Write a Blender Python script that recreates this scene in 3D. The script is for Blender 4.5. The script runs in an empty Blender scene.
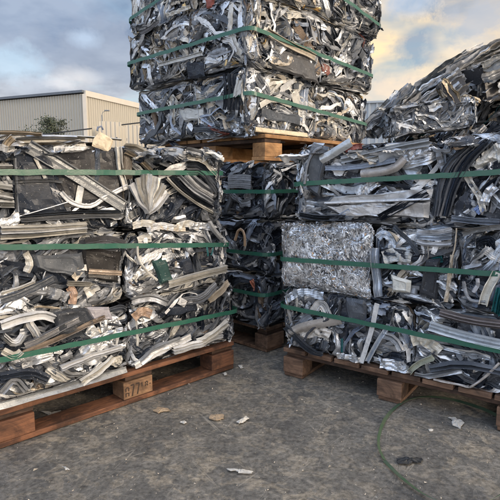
import bpy, math, random
import numpy as np
from mathutils import Vector, Matrix

random.seed(7)
rng = np.random.default_rng(11)
S = bpy.context.scene
C = bpy.data.collections.new('scrap_yard')
S.collection.children.link(C)
PI = math.pi

# ------------------------------------------------------------------ camera
CAM_H = 0.95
PITCH = math.atan(68 / 500)
cam = bpy.data.cameras.new('camera')
cam.lens = 36.0; cam.sensor_width = 36.0
cam.clip_start = 0.05; cam.clip_end = 2000
co = bpy.data.objects.new('camera', cam); C.objects.link(co)
co.location = (0, 0, CAM_H)
co.rotation_euler = (PI / 2 - PITCH, 0, 0)
S.camera = co
cT, sT = math.cos(PITCH), math.sin(PITCH)

def ray(px, py):
    a = (px - 250) / 500; b = (250 - py) / 500
    return np.array([a, cT + b * sT, -sT + b * cT])
CO = np.array([0, 0, CAM_H])
def ground(px, py, z=0.0):
    d = ray(px, py); return CO + d * ((z - CAM_H) / d[2])
def at(px, py, Y):
    d = ray(px, py); return CO + d * (Y / d[1])

# ------------------------------------------------------------------ numpy noise
def _h(ix, iy, iz, seed):
    n = (ix.astype(np.int64) * 374761393 + iy.astype(np.int64) * 668265263 + iz.astype(np.int64) * 2147483647 + seed * 1274126177) & 0xffffffff
    n = ((n ^ (n >> 13)) * 1274126177) & 0xffffffff
    n = ((n ^ (n >> 16)) * 2246822519) & 0xffffffff
    return ((n ^ (n >> 15)) & 0xffff) / 32767.5 - 1.0
def vnoise(P, s, seed=0):
    Q = np.asarray(P, float) / s
    I = np.floor(Q); F = Q - I; F = F * F * (3 - 2 * F)
    r = 0
    for dx in (0, 1):
        for dy in (0, 1):
            for dz in (0, 1):
                w = (F[:, 0] if dx else 1 - F[:, 0]) * (F[:, 1] if dy else 1 - F[:, 1]) * (F[:, 2] if dz else 1 - F[:, 2])
                r = r + w * _h(I[:, 0] + dx, I[:, 1] + dy, I[:, 2] + dz, seed)
    return r
def vnoise3(P, s, seed=0):
    return np.stack([vnoise(P, s, seed), vnoise(P, s, seed + 17), vnoise(P, s, seed + 31)], 1)

# ------------------------------------------------------------------ node helpers
class NT:
    def __init__(s, nt): s.nt = nt; nt.nodes.clear()
    def n(s, t, **kw):
        nd = s.nt.nodes.new(t)
        for k, v in kw.items():
            if k.startswith('_'): setattr(nd, k[1:], v)
        return nd
    def l(s, a, b): s.nt.links.new(a, b)
def mat(name):
    m = bpy.data.materials.new(name); m.use_nodes = True
    t = NT(m.node_tree)
    out = t.n('ShaderNodeOutputMaterial'); b = t.n('ShaderNodeBsdfPrincipled')
    t.l(b.outputs[0], out.inputs[0])
    return m, t, b
def noise(t, vec, scale, detail=6, rough=.6, dist=0):
    n = t.n('ShaderNodeTexNoise'); n.inputs['Scale'].default_value = scale
    n.inputs['Detail'].default_value = detail; n.inputs['Roughness'].default_value = rough
    n.inputs['Distortion'].default_value = dist
    if vec is not None: t.l(vec, n.inputs['Vector'])
    return n.outputs['Fac']
def ramp(t, fac, stops):
    r = t.n('ShaderNodeValToRGB'); e = r.color_ramp.elements
    while len(e) < len(stops): e.new(.5)
    for i, (p, c) in enumerate(stops):
        e[i].position = p; e[i].color = (*c, 1) if len(c) == 3 else c
    t.l(fac, r.inputs[0]); return r.outputs[0]
def gray(t, fac, a, b): 
    m = t.n('ShaderNodeMapRange'); m.inputs[1].default_value = a; m.inputs[2].default_value = b
    t.l(fac, m.inputs[0]); return m.outputs[0]
def mix(t, fac, a, b, mode='MIX'):
    m = t.n('ShaderNodeMix', _data_type='RGBA', _blend_type=mode)
    for i, v in ((0, fac), (6, a), (7, b)):
        if hasattr(v, 'is_linked'): t.l(v, m.inputs[i])
        elif i == 0: m.inputs[0].default_value = v
        else: m.inputs[i].default_value = (*v, 1)
    return m.outputs[2]
def math_(t, op, a, b=None):
    m = t.n('ShaderNodeMath', _operation=op)
    for i, v in ((0, a), (1, b)):
        if v is None: continue
        if hasattr(v, 'is_linked'): t.l(v, m.inputs[i])
        else: m.inputs[i].default_value = v
    return m.outputs[0]
def bump(t, b, h, strength=.4, dist=.002):
    n = t.n('ShaderNodeBump'); n.inputs['Strength'].default_value = strength; n.inputs['Distance'].default_value = dist
    t.l(h, n.inputs['Height']); t.l(n.outputs[0], b.inputs['Normal'])
def geo_pos(t): return t.n('ShaderNodeNewGeometry').outputs['Position']
def objco(t): return t.n('ShaderNodeTexCoord').outputs['Object']

# scrap metal: colour and bare-metal share come from per-piece attributes
def scrap_material(name='scrap_metal', bs=.38, ra=.21):
    m, t, b = mat(name)
    a = t.n('ShaderNodeAttribute', _attribute_name='col')
    al = a.outputs['Alpha']; oc = objco(t)
    g = noise(t, oc, 38, 4, .7, .6); g2 = noise(t, oc, 150, 2, .7); g3 = noise(t, oc, 9, 3, .6, 1)
    grime = ramp(t, g, [(.50, (0, 0, 0)), (.64, (1, 1, 1))])
    c = mix(t, math_(t, 'MULTIPLY', grime, .45), a.outputs['Color'], (.36, .36, .37), 'MULTIPLY')
    dust = ramp(t, g3, [(.55, (0, 0, 0)), (.72, (1, 1, 1))])
    c = mix(t, math_(t, 'MULTIPLY', dust, .045), c, (.30, .26, .21))
    sp = ramp(t, g2, [(.66, (0, 0, 0)), (.71, (1, 1, 1))])     # chipped paint showing bright metal
    c = mix(t, math_(t, 'MULTIPLY', sp, .5), c, (.62, .62, .63))
    t.l(c, b.inputs['Base Color'])
    mt = math_(t, 'SUBTRACT', al, math_(t, 'MULTIPLY', grime, .15)); 
    t.l(math_(t, 'MAXIMUM', mt, 0.0), b.inputs['Metallic'])
    r = math_(t, 'ADD', math_(t, 'MULTIPLY', g, .34), ra)
    t.l(r, b.inputs['Roughness'])
    nv = t.n('ShaderNodeTexNoise'); nv.inputs['Scale'].default_value = 22; nv.inputs['Detail'].default_value = 1; t.l(oc, nv.inputs['Vector'])
    vm = t.n('ShaderNodeVectorMath', _operation='MULTIPLY_ADD'); t.l(nv.outputs['Color'], vm.inputs[0]); vm.inputs[1].default_value = (.05, .05, .05); t.l(oc, vm.inputs[2])
    vo = t.n('ShaderNodeTexVoronoi', _feature='DISTANCE_TO_EDGE'); vo.inputs['Scale'].default_value = 42; t.l(vm.outputs[0], vo.inputs['Vector'])
    cre = math_(t, 'MULTIPLY', math_(t, 'MINIMUM', math_(t, 'MULTIPLY', vo.outputs['Distance'], 3.5), 1.0), ramp(t, g3, [(.45, (.15, .15, .15)), (.6, (.8, .8, .8))]))
    h = math_(t, 'ADD', math_(t, 'MULTIPLY', g, 1.0), math_(t, 'ADD', math_(t, 'MULTIPLY', g2, .35), math_(t, 'MULTIPLY', cre, .16)))
    bump(t, b, h, bs, .005)
    return m
M_SCRAP = scrap_material()
M_PANEL = scrap_material('flat_sheet_metal', .13, .20)
M_PANEL.node_tree.nodes['Principled BSDF'].inputs['Specular IOR Level'].default_value = .25

def wood_material(name, dark, light, tint=0.0):
    m, t, b = mat(name)
    oc = objco(t); mp = t.n('ShaderNodeMapping'); mp.inputs['Scale'].default_value = (1.2, 14, 14); t.l(oc, mp.inputs[0])
    g = noise(t, mp.outputs[0], 5, 8, .65, .8)
    c = ramp(t, g, [(.36, dark), (.50, tuple((p + q) / 2 for p, q in zip(dark, light))), (.66, light)])
    rnd = t.n('ShaderNodeObjectInfo').outputs['Random']; vm = t.n('ShaderNodeVectorMath', _operation='ADD'); t.l(oc, vm.inputs[0]); t.l(rnd, vm.inputs[1])
    st = ramp(t, noise(t, vm.outputs[0], 8, 6, .65, .6), [(.42, (0, 0, 0)), (.60, (1, 1, 1))])
    c = mix(t, 1.0, c, ramp(t, rnd, [(0, (.7, .7, .72)), (1, (1.15, 1.12, 1.1))]), 'MULTIPLY')
    c = mix(t, math_(t, 'MULTIPLY', st, .8), c, tuple(v * .35 for v in dark))
    t.l(c, b.inputs['Base Color']); b.inputs['Roughness'].default_value = .8
    bump(t, b, g, .5, .003)
    return m
M_WOOD = wood_material('pallet_wood_red', (.085, .036, .020), (.24, .105, .052))
M_WOOD_D = wood_material('pallet_wood_shade', (.045, .026, .018), (.11, .062, .04))
M_WOOD_P = wood_material('pallet_wood_pale', (.17, .095, .052), (.32, .19, .105))
M_WOOD_G = wood_material('pallet_wood_worn', (.095, .055, .036), (.25, .15, .095))
M_WOOD_O = wood_material('pallet_wood_fresh', (.33, .165, .065), (.50, .29, .13))

def simple(name, col, rough=.6, metal=0, ns=12, amt=.35, bmp=.2, dirt=(.05, .045, .04)):
    m, t, b = mat(name); oc = objco(t)
    g = noise(t, oc, ns, 7, .65, .4)
    c = mix(t, math_(t, 'MULTIPLY', ramp(t, g, [(.42, (0, 0, 0)), (.7, (1, 1, 1))]), amt), col, dirt)
    t.l(c, b.inputs['Base Color']); b.inputs['Roughness'].default_value = rough; b.inputs['Metallic'].default_value = metal
    if bmp: bump(t, b, g, bmp, .003)
    return m
M_STRAP = simple('strap_green', (.026, .115, .080), .27, 0, 30, .35, .25, (.08, .12, .10))
M_INK = simple('stencil_ink', (.035, .022, .016), .8, 0, 80, .1, 0, (.2, .1, .05))
M_DARK = simple('dark_plastic', (.02, .022, .025), .6)
M_PAPER = simple('paper', (.52, .50, .46), .85, 0, 60, .35)
M_CHIP = simple('wood_chip', (.36, .27, .18), .85, 0, 40, .3)
M_NAIL = simple('nail_steel', (.16, .12, .10), .5, .6)
M_HOOP = simple('strap_hoop_green', (.045, .085, .05), .45, 0, 14, .5, .15, (.13, .12, .09))

# ------------------------------------------------------------------ mesh collector
class MB:
    def __init__(s): s.V = []; s.F = []; s.Cc = []; s.n = 0; s.smooth = []
    def add(s, V, F, col=None, smooth=False):
        V = np.asarray(V, float).reshape(-1, 3)
        s.V.append(V)
        F = np.asarray(F, int) + s.n
        s.F.append(F); s.smooth.append(np.full(len(F), smooth))
        if col is None: col = (1, 1, 1, 0)
        col = np.asarray(col, float)
        if col.ndim == 1: col = np.tile(col, (len(V), 1))
        s.Cc.append(col); s.n += len(V)
    def quad(s, F4):  # pad helper
        return F4
    def box(s, x0, x1, y0, y1, z0, z1, col=None, M=None):
        V = np.array([[x, y, z] for z in (z0, z1) for y in (y0, y1) for x in (x0, x1)], float)
        if M is not None: V = V @ M[0].T + M[1]
        s.add(V, [[0, 2, 3, 1], [4, 5, 7, 6], [0, 1, 5, 4], [2, 6, 7, 3], [0, 4, 6, 2], [1, 3, 7, 5]], col)
    def build(s, name, m, parent=None, attr=True, bevel=0):
        V = np.concatenate(s.V); F = np.concatenate(s.F)
        me = bpy.data.meshes.new(name)
        me.vertices.add(len(V)); me.vertices.foreach_set('co', V.ravel())
        me.loops.add(len(F) * 4); me.loops.foreach_set('vertex_index', F.ravel().astype(np.int32))
        me.polygons.add(len(F)); me.polygons.foreach_set('loop_start', np.arange(0, len(F) * 4, 4, dtype=np.int32))
        me.polygons.foreach_set('use_smooth', np.concatenate(s.smooth))
        me.update(calc_edges=True); me.validate()
        if attr:
            a = me.color_attributes.new('col', 'FLOAT_COLOR', 'POINT')
            a.data.foreach_set('color', np.concatenate(s.Cc).astype(np.float32).ravel())
        me.materials.append(m)
        o = bpy.data.objects.new(name, me); C.objects.link(o)
        if parent is not None: o.parent = parent
        if bevel:
            bv = o.modifiers.new('bevel', 'BEVEL'); bv.width = bevel; bv.segments = 2; bv.limit_method = 'ANGLE'
        return o

def empty(name, loc=(0, 0, 0), rz=0, rot=None):
    o = bpy.data.objects.new(name, None); C.objects.link(o); o.location = loc
    o.rotation_euler = rot if rot else (0, 0, rz); o.empty_display_size = .1
    return o
def tag(o, label=None, cat=None, group=None, kind=None):
    if label: o['label'] = label
    if cat: o['category'] = cat
    if group: o['group'] = group
    if kind: o['kind'] = kind
    return o

# ------------------------------------------------------------------ crushed pieces
SILVER = (.60, .615, .64, .8); BRIGHT = (.76, .77, .79, .8); CREAM = (.54, .52, .475, .15); WHITE = (.60, .60, .60, .1)
GREY = (.26, .27, .29, .3); DGREY = (.085, .096, .115, .2); BLACK = (.026, .033, .048, .05); BROWN = (.15, .11, .08, .2)  # blue lift in DGREY and BLACK stands in for haze and sky cast
TAN = (.47, .41, .33, .2); RED = (.24, .065, .045, .0); TEAL = (.02, .12, .13, .0); BLUE = (.26, .31, .40, .1); ORANGE = (.42, .20, .09, .2)
LBLUE = (.48, .53, .60, .5); GOLD = (.62, .44, .2, .2)

def grid_faces(N, Mn, closed=False):
    i, j = np.meshgrid(np.arange(N - 1), np.arange(Mn if closed else Mn - 1), indexing='ij')
    i = i.ravel(); j = j.ravel(); j2 = (j + 1) % Mn
    return np.stack([i * Mn + j, (i + 1) * Mn + j, (i + 1) * Mn + j2, i * Mn + j2], 1)

def profile(kind, r):
    """cross-section: x across (-.5..+.5), z in metres"""
    if kind == 'flat':
        x = np.linspace(-.5, .5, 5); z = r.normal(0, .0015, 5); c = False
    elif kind == 'fold':
        n = int(r.integers(6, 15)); x = np.sort(r.uniform(-.5, .5, n)); x[0] = -.5; x[-1] = .5
        z = np.where(np.arange(n) % 2 == 0, 1, -1) * r.uniform(.001, .013, n); c = False
    elif kind == 'arc':
        x = np.linspace(-.5, .5, 9); z = .012 * np.cos(x * PI) + r.normal(0, .0008, 9); c = False
    elif kind == 'chan':
        h = r.uniform(.006, .02); x = np.array([-.42, -.5, -.5, -.1, .1, .5, .5, .4]); z = np.array([h, h, 0, 0, .002, 0, h, h * .9]) ; c = False
    elif kind == 'box':
        h = r.uniform(.006, .018); x = np.array([-.5, .5, .5, -.5]); z = np.array([0, 0, -h, -h]); c = True
    elif kind == 'tube':
        k = np.arange(7) / 7 * 2 * PI; x = np.cos(k) * .5; z = np.sin(k) * r.uniform(.003, .008); c = True
    elif kind == 'crump':
        n = int(r.integers(10, 16)); x = np.linspace(-.5, .5, n) + r.normal(0, .01, n); z = r.normal(0, .001, n); c = False
    return x, z, c

def sheet(mb, P, W, width, kind, col, r, roll=0, roll_j=.15, taper=(1, 1), jit=.0015, crump=0, post=None, smooth=False, colvar=.11):
    """extrude a profile along 3D path P (N,3); W = face normal"""
    P = np.asarray(P, float); N = len(P)
    T = np.gradient(P, axis=0); T /= np.linalg.norm(T, axis=1, keepdims=True) + 1e-9
    Sd = np.cross(W, T); Sd /= np.linalg.norm(Sd, axis=1, keepdims=True) + 1e-9
    Nn = np.cross(T, Sd)
    a = roll + np.cumsum(r.normal(0, roll_j, N)) * .5
    ca, sa = np.cos(a)[:, None], np.sin(a)[:, None]
    s2 = Sd * ca + Nn * sa; n2 = Nn * ca - Sd * sa
    x, z, c = profile(kind, r)
    wd = width * np.interp(np.linspace(0, 1, N), np.linspace(0, 1, len(taper)), taper)
    zm = np.interp(np.linspace(0, 1, N), np.linspace(0, 1, 5), r.uniform(.35, 1.4, 5))
    V = P[:, None, :] + s2[:, None, :] * (x[None, :, None] * wd[:, None, None]) + n2[:, None, :] * (z[None, :, None] * zm[:, None, None])
    if kind == 'crump':   # sharp random fold lines, like a sheet crushed in a fist
        L_ = np.r_[0, np.cumsum(np.linalg.norm(np.diff(P, axis=0), axis=1))][:, None]; X_ = x[None, :] * wd[:, None]; hgt = 0
        for q_ in range(4):
            an = r.uniform(0, PI); lam = r.uniform(.014, .055); ph = (L_ * math.cos(an) + X_ * math.sin(an) + .008 * np.sin(L_ * 60 + q_)) / lam + r.random()
            hgt = hgt + np.abs(ph % 1 - .5) * lam * r.uniform(.25, .65)
        V = V + n2[:, None, :] * (hgt - .02)[:, :, None]
    elif crump: V = V + n2[:, None, :] * np.interp(np.linspace(0, 1, N), np.linspace(0, 1, 7), r.normal(0, crump * 1.5, 7))[:, None, None]
    V = V + r.normal(0, jit * .25, V.shape)
    if kind in ('fold', 'chan', 'box', 'flat') and not smooth:   # sharp across the creases, smooth along them
        Mx = len(x); ja = np.arange(Mx if c else Mx - 1); jb = (ja + 1) % Mx
        V = np.stack([V[:, ja], V[:, jb]], 2).reshape(N, -1, 3); K = V.shape[1]
        i, j = np.meshgrid(np.arange(N - 1), np.arange(0, K, 2), indexing='ij'); i = i.ravel(); j = j.ravel()
        F = np.stack([i * K + j, (i + 1) * K + j, (i + 1) * K + j + 1, i * K + j + 1], 1); smooth = True
    else: F = grid_faces(N, len(x), c)
    V = V.reshape(-1, 3)
    if post is not None: V = post(V)
    cc = np.tile(np.array(col, float), (len(V), 1))
    cc[:, :3] *= (1 + vnoise(V, .03, 3)[:, None] * colvar * 1.6 + vnoise(V, .009, 4)[:, None] * colvar * 1.2).clip(.4, 1.6)
    mb.add(V, F, cc.clip(0, 1), smooth)

def dens(P, step):
    """resample polyline smoothly"""
    P = np.asarray(P, float)
    if len(P) > 2:   # one chaikin round keeps bends bendy
        Q = [P[0]]
        for a, b in zip(P[:-1], P[1:]): Q += [a * .75 + b * .25, a * .25 + b * .75]
        Q.append(P[-1]); P = np.array(Q)
    d = np.r_[0, np.cumsum(np.linalg.norm(np.diff(P, axis=0), axis=1))]
    n = max(4, int(d[-1] / step) + 1); t = np.linspace(0, d[-1], n)
    return np.stack([np.interp(t, d, P[:, k]) for k in range(3)], 1)

STY = {  # palettes: (colour, weight)
 'cream': [(CREAM, 4), (WHITE, 2.5), (SILVER, 11), (BRIGHT, 4), (DGREY, 8), (BLACK, 9), (GREY, 7), (TAN, .5), (BROWN, .4)],
 'mix': [(SILVER, 6), (BRIGHT, 4), (WHITE, 3), (CREAM, 2), (GREY, 5), (DGREY, 6), (BLACK, 7), (BLUE, 1), (BROWN, .8), (TAN, .6)],
 'cool': [(SILVER, 9), (BRIGHT, 4.5), (LBLUE, 4), (WHITE, 2.5), (GREY, 5), (DGREY, 6), (BLACK, 6), (BLUE, 2), (CREAM, .8), (BROWN, .5), (TAN, .4), (TEAL, .06)],
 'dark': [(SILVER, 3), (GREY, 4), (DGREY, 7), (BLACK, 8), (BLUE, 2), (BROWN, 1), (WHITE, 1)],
 'tower': [(TAN, 2), (CREAM, 7), (WHITE, 3), (SILVER, 9), (BRIGHT, 2), (GREY, 9), (DGREY, 7), (BLACK, 5), (BROWN, 1.2), (BLUE, 1), (RED, .1), (GOLD, .25), (TEAL, .05)],
}
def pick(style, r):
    L = STY[style]; w = np.array([x[1] for x in L], float); w /= w.sum()
    c = np.array(L[r.choice(len(L), p=w)][0]); c[:3] = (c[:3] * r.uniform(.75, 1.2)).clip(0, .88); return c

FACES = {'front': lambda a, b, h: (np.array([-a / 2, -b / 2, 0]), np.array([1., 0, 0]), np.array([0, 0, 1.]), np.array([0, -1., 0]), a, h),
         'left': lambda a, b, h: (np.array([-a / 2, b / 2, 0]), np.array([0, -1., 0]), np.array([0, 0, 1.]), np.array([-1., 0, 0]), b, h),
         'right': lambda a, b, h: (np.array([a / 2, -b / 2, 0]), np.array([0, 1., 0]), np.array([0, 0, 1.]), np.array([1., 0, 0]), b, h),
         'top': lambda a, b, h: (np.array([-a / 2, -b / 2, h]), np.array([1., 0, 0]), np.array([0, 1., 0]), np.array([0, 0, 1.]), a, b)}

def make_clamp(a, b, h, seed, rad=.042, soft=.14, bulge=.012, ns=.024):
    half0 = np.array([a / 2 - .006, b / 2, h / 2 - .008])
    def f(V):
        Q = V - np.array([0, 0, h / 2])
        Q = Q + vnoise3(V, .07, seed) * ns * .62 + vnoise3(V, .024, seed + 5) * ns * .17
        nb = vnoise(V, .16, seed + 9)[:, None]
        hf = half0 + bulge * nb
        d = np.abs(Q) - (hf - rad); dp = np.maximum(d, 0)
        L = np.linalg.norm(dp, axis=1, keepdims=True)
        k = np.where(L > rad, (rad + (L - rad) * soft) / np.maximum(L, 1e-6), 1)
        inner = np.minimum(np.abs(Q), hf - rad)
        R = np.sign(Q) * (inner + dp * k)
        return R + np.array([0, 0, h / 2])
    return f

def fill_face(mb, face, dims, style, r, seed, post, density=1150, flow=0.0, flowvar=.7, big=1.0, topstick=0):
    P0, U, V, W, du, dv = FACES[face](*dims)
    n = int(du * dv * density / big ** 1.2)
    fz = 0
    for k in range(n):
        lay = k / n
        u = r.uniform(-.02, du + .02); v = r.uniform(-.035, dv + .03) if face != 'top' else r.uniform(0, dv)
        w = -.045 * (1 - lay) + r.uniform(-.018, .006)
        q = P0 + U * u + V * v
        def ang(pt):
            pp = pt[None, :]
            return flow + flowvar * 1.9 * float(vnoise(pp, .19, seed + 3)[0]) 
        t = r.random()
        if t < .47:   kind, L, wd, cr = 'fold', r.uniform(.06, .36), r.uniform(.015, .085), .0014
        elif t < .74: kind, L, wd, cr = 'crump', r.uniform(.05, .16), r.uniform(.035, .10), .0065
        elif t < .82: kind, L, wd, cr = 'flat', r.uniform(.07, .26), r.uniform(.012, .05), .001
        elif t < .90: kind, L, wd, cr = 'chan', r.uniform(.08, .28), r.uniform(.012, .035), .001
        elif t < .95: kind, L, wd, cr = 'box', r.uniform(.07, .22), r.uniform(.008, .026), .001
        else:         kind, L, wd, cr = 'tube', r.uniform(.05, .2), r.uniform(.004, .012), .0
        L *= big; wd *= big
        if lay > .7: L *= .85; wd *= .55
        st = .011 if kind != 'crump' else .007
        ns = max(4, int(L / st)); th = ang(q) + r.normal(0, .35)
        curv = r.normal(0, 1.6)
        if r.random() < .09: curv = r.normal(0, 8)
        kinks = r.random(ns) < .045
        pts = [q - (U * math.cos(th) + V * math.sin(th)) * L * .5]
        for i in range(ns - 1):
            th += curv * L / ns + (r.normal(0, .6) if kinks[i] else 0)
            pts.append(pts[-1] + (U * math.cos(th) + V * math.sin(th)) * L / ns)
        pts = np.array(pts) + W * (w + .012 * np.sin(np.linspace(0, r.uniform(1, 7), ns))[:, None] * r.uniform(-1, 1))
        roll = r.normal(0, .4) if r.random() < .75 else r.uniform(-1.2, 1.2)
        tp = (1, 1) if r.random() < .6 else (r.uniform(.2, .7), 1, r.uniform(.4, 1.1))
        sheet(mb, pts, W, wd, kind, pick(style, r), r, roll, .10, tp, .0012, cr, post, smooth=(kind == 'tube'))

def core(mb, dims, seed, inset=.034, cc=(.055, .062, .078, .3)):  # dark colour stands in for shadow in the gaps between pieces
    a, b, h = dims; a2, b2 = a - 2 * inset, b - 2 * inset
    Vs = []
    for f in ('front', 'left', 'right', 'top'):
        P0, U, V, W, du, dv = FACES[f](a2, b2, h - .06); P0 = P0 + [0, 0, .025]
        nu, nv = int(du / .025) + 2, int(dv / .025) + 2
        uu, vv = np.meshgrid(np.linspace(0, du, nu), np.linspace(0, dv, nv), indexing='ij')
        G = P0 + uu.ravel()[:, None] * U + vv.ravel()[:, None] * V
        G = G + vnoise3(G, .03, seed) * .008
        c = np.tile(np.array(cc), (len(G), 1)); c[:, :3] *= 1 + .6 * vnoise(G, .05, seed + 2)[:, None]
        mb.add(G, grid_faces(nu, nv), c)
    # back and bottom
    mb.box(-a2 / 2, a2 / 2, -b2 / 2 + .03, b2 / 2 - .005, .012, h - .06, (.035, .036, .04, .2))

BALES = {}
def bale(key, corner_xy, rz, a, b, z0, h, style, label, faces=('front',), density=1200, flow=0, flowvar=.7, seed=None, shred=False, big=1.0, dx=0, tilt=0, group=None, rest=None):
    """corner_xy: world position of the bale's front-left (local -x,-y) corner"""
    seed = seed if seed is not None else abs(hash(key)) % 999
    r = np.random.default_rng(seed)
    c, s = math.cos(rz), math.sin(rz)
    X = np.array([c, s]); Y = np.array([-s, c])
    ctr = np.array(corner_xy) + X * (a / 2) + Y * (b / 2)
    e = empty('scrap_bale', (ctr[0], ctr[1], z0), rz)
    tag(e, label, 'scrap bale', group)
    mb = MB(); dims = (a, b, h)
    post = make_clamp(a, b, h, seed)
    if shred: post = make_clamp(a, b, h, seed, rad=.03, soft=.3, bulge=.02, ns=.045)
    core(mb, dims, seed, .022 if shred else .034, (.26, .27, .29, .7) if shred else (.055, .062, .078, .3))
    for f in faces:
        if f == 'top':
            fill_face(mb, f, dims, style, r, seed + 50, make_clamp(a, b, h, seed, soft=.55, bulge=.02, ns=.03), density * .42, 0, 1.2, big * 1.25)
        elif shred and f in ('front', 'left'): shred_face(mb, f, dims, r, post)
        else: fill_face(mb, f, dims, style, r, seed, post, density, flow, flowvar, big)
    mb.build('crushed_metal', M_SCRAP, e)
    BALES[key] = dict(e=e, dims=dims, ctr=np.array([ctr[0], ctr[1], z0]), rz=rz, r=r, post=post)
    return e

def shred_face(mb, face, dims, r, post):
    P0, U, V, W, du, dv = FACES[face](*dims)
    n = int(du * dv * 70000)
    q = P0 + r.uniform(-.03, du + .03, n)[:, None] * U + r.uniform(-.03, dv + .03, n)[:, None] * V
    rows = np.abs(((q - P0) @ V) / dv * 3.6 % 1 - .5)
    q = q + W * (r.uniform(-.012, .003, n) - .014 * (rows > .46))[:, None]
    th = r.uniform(0, PI, n) ; L = r.uniform(.004, .013, n)[:, None]; wd = r.uniform(.0012, .0045, n)[:, None]
    long = (r.random(n) < .06)[:, None]; L = np.where(long, L * 2.6, L); wd = np.where(long, wd * .6, wd)
    D = np.cos(th)[:, None] * U + np.sin(th)[:, None] * V + W * r.normal(0, .25, n)[:, None]
    E = np.cross(W, D) + W * r.normal(0, .55, n)[:, None]; E /= np.linalg.norm(E, axis=1, keepdims=True)
    m = W * r.uniform(-.002, .003, n)[:, None]
    Vv = np.stack([q - D * L - E * wd, q - D * L + E * wd, q + m + E * wd * .8, q + m - E * wd * .8, q + D * L + E * wd, q + D * L - E * wd], 1)
    idx = np.arange(n)[:, None] * 6
    F = np.concatenate([idx + np.array([[0, 3, 2, 1]]), idx + np.array([[3, 5, 4, 2]])])
    base = np.where((r.random(n) < .66)[:, None], np.array([[.78, .80, .83, .85]]), np.where((r.random(n) < .3)[:, None], np.array([[.62, .64, .66, 0]]), np.array([[.26, .27, .29, .7]])))
    warm = (r.random(n) < .04)[:, None]; base = np.where(warm, np.array([[.5, .33, .2, .2]]), base)
    cc = np.repeat(base[:, None, :], 6, 1).reshape(-1, 4)
    mb.add(post(Vv.reshape(-1, 3)), F, cc)
    for k in range(int(du * dv * 1400)):     # small crumpled foil pieces
        p0 = P0 + U * r.uniform(0, du) + V * r.uniform(0, dv) + W * r.uniform(-.006, .003); th = r.normal(0, .9); l = r.uniform(.02, .055)
        D1 = U * math.cos(th) + V * math.sin(th); P = p0 + D1 * np.linspace(-.5, .5, 8)[:, None] * l
        sheet(mb, P, W, r.uniform(.01, .022), 'crump', (.72, .74, .77, .8) if r.random() < .8 else (.3, .31, .33, .6), r, r.normal(0, .5), .1, post=post)
    for k in range(int(du * dv * 1500)):     # longer loose strands
        p0 = P0 + U * r.uniform(0, du) + V * r.uniform(0, dv) + W * r.uniform(-.002, .004); th = r.uniform(0, PI); l = r.uniform(.02, .06)
        D1 = U * math.cos(th) + V * math.sin(th); sN = np.linspace(0, 1, 6)[:, None]
        P = p0 + D1 * sN * l + np.cross(W, D1) * np.sin(sN * r.uniform(1, 4)) * l * .25 + W * np.sin(sN * PI) * r.uniform(0, .006)
        sheet(mb, P, W, r.uniform(.0012, .0035), 'flat', (.74, .75, .78, .8), r, r.uniform(-.6, .6), .1, post=post)

def to_local(B, px, py, face='front', w=0.0):
    """photo pixel -> point on a face of bale B, in its local space"""
    c, s = math.cos(B['rz']), math.sin(B['rz'])
    R = np.array([[c, -s, 0], [s, c, 0], [0, 0, 1]])
    P0, U, V, W, du, dv = FACES[face](*B['dims'])
    Pw = R @ P0 + B['ctr']; Wn = R @ W
    d = ray(px, py); k = ((Pw - CO) @ Wn) / (d @ Wn)
    return R.T @ (CO + d * k - B['ctr']) + W * w, W

def strip(key, pts, wpx, col, kind='flat', name='metal_strip', face='front', w=.004, roll=0, crump=.001, taper=(1, 1), step=.012, label=None, colvar=.06, clamp=True, wend=None):
    B = BALES[key]; L = [to_local(B, x, y, face)[0] for x, y in pts]; W = FACES[face](*B['dims'])[3]
    P = dens(L, step)
    x0, y0 = pts[len(pts) // 2]
    a = to_local(B, x0, y0, face)[0]; b_ = to_local(B, x0, y0 + 1, face)[0]
    wd = wpx * np.linalg.norm(b_ - a)
    if w > .006: w = .006 + (w - .006) * .25
    if wend is None: P = P + W * w
    else: P = P + W * np.linspace(w, wend, len(P))[:, None]
    def cl(V): V = V.copy(); V[:, 2] = np.where(V[:, 2] < .006, .006 + (V[:, 2] - .006) * .1, V[:, 2]); return V
    if wend is None: P[:, 2] = P[:, 2].clip(min(wd * .4, .03), None)
    mb = MB(); sheet(mb, P, W, wd, kind, col, B['r'], roll, .04, taper, .0006, crump, cl, kind == 'arc', colvar)
    o = mb.build(name, M_SCRAP, B['e'])
    if label: o['label'] = label
    return o

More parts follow.
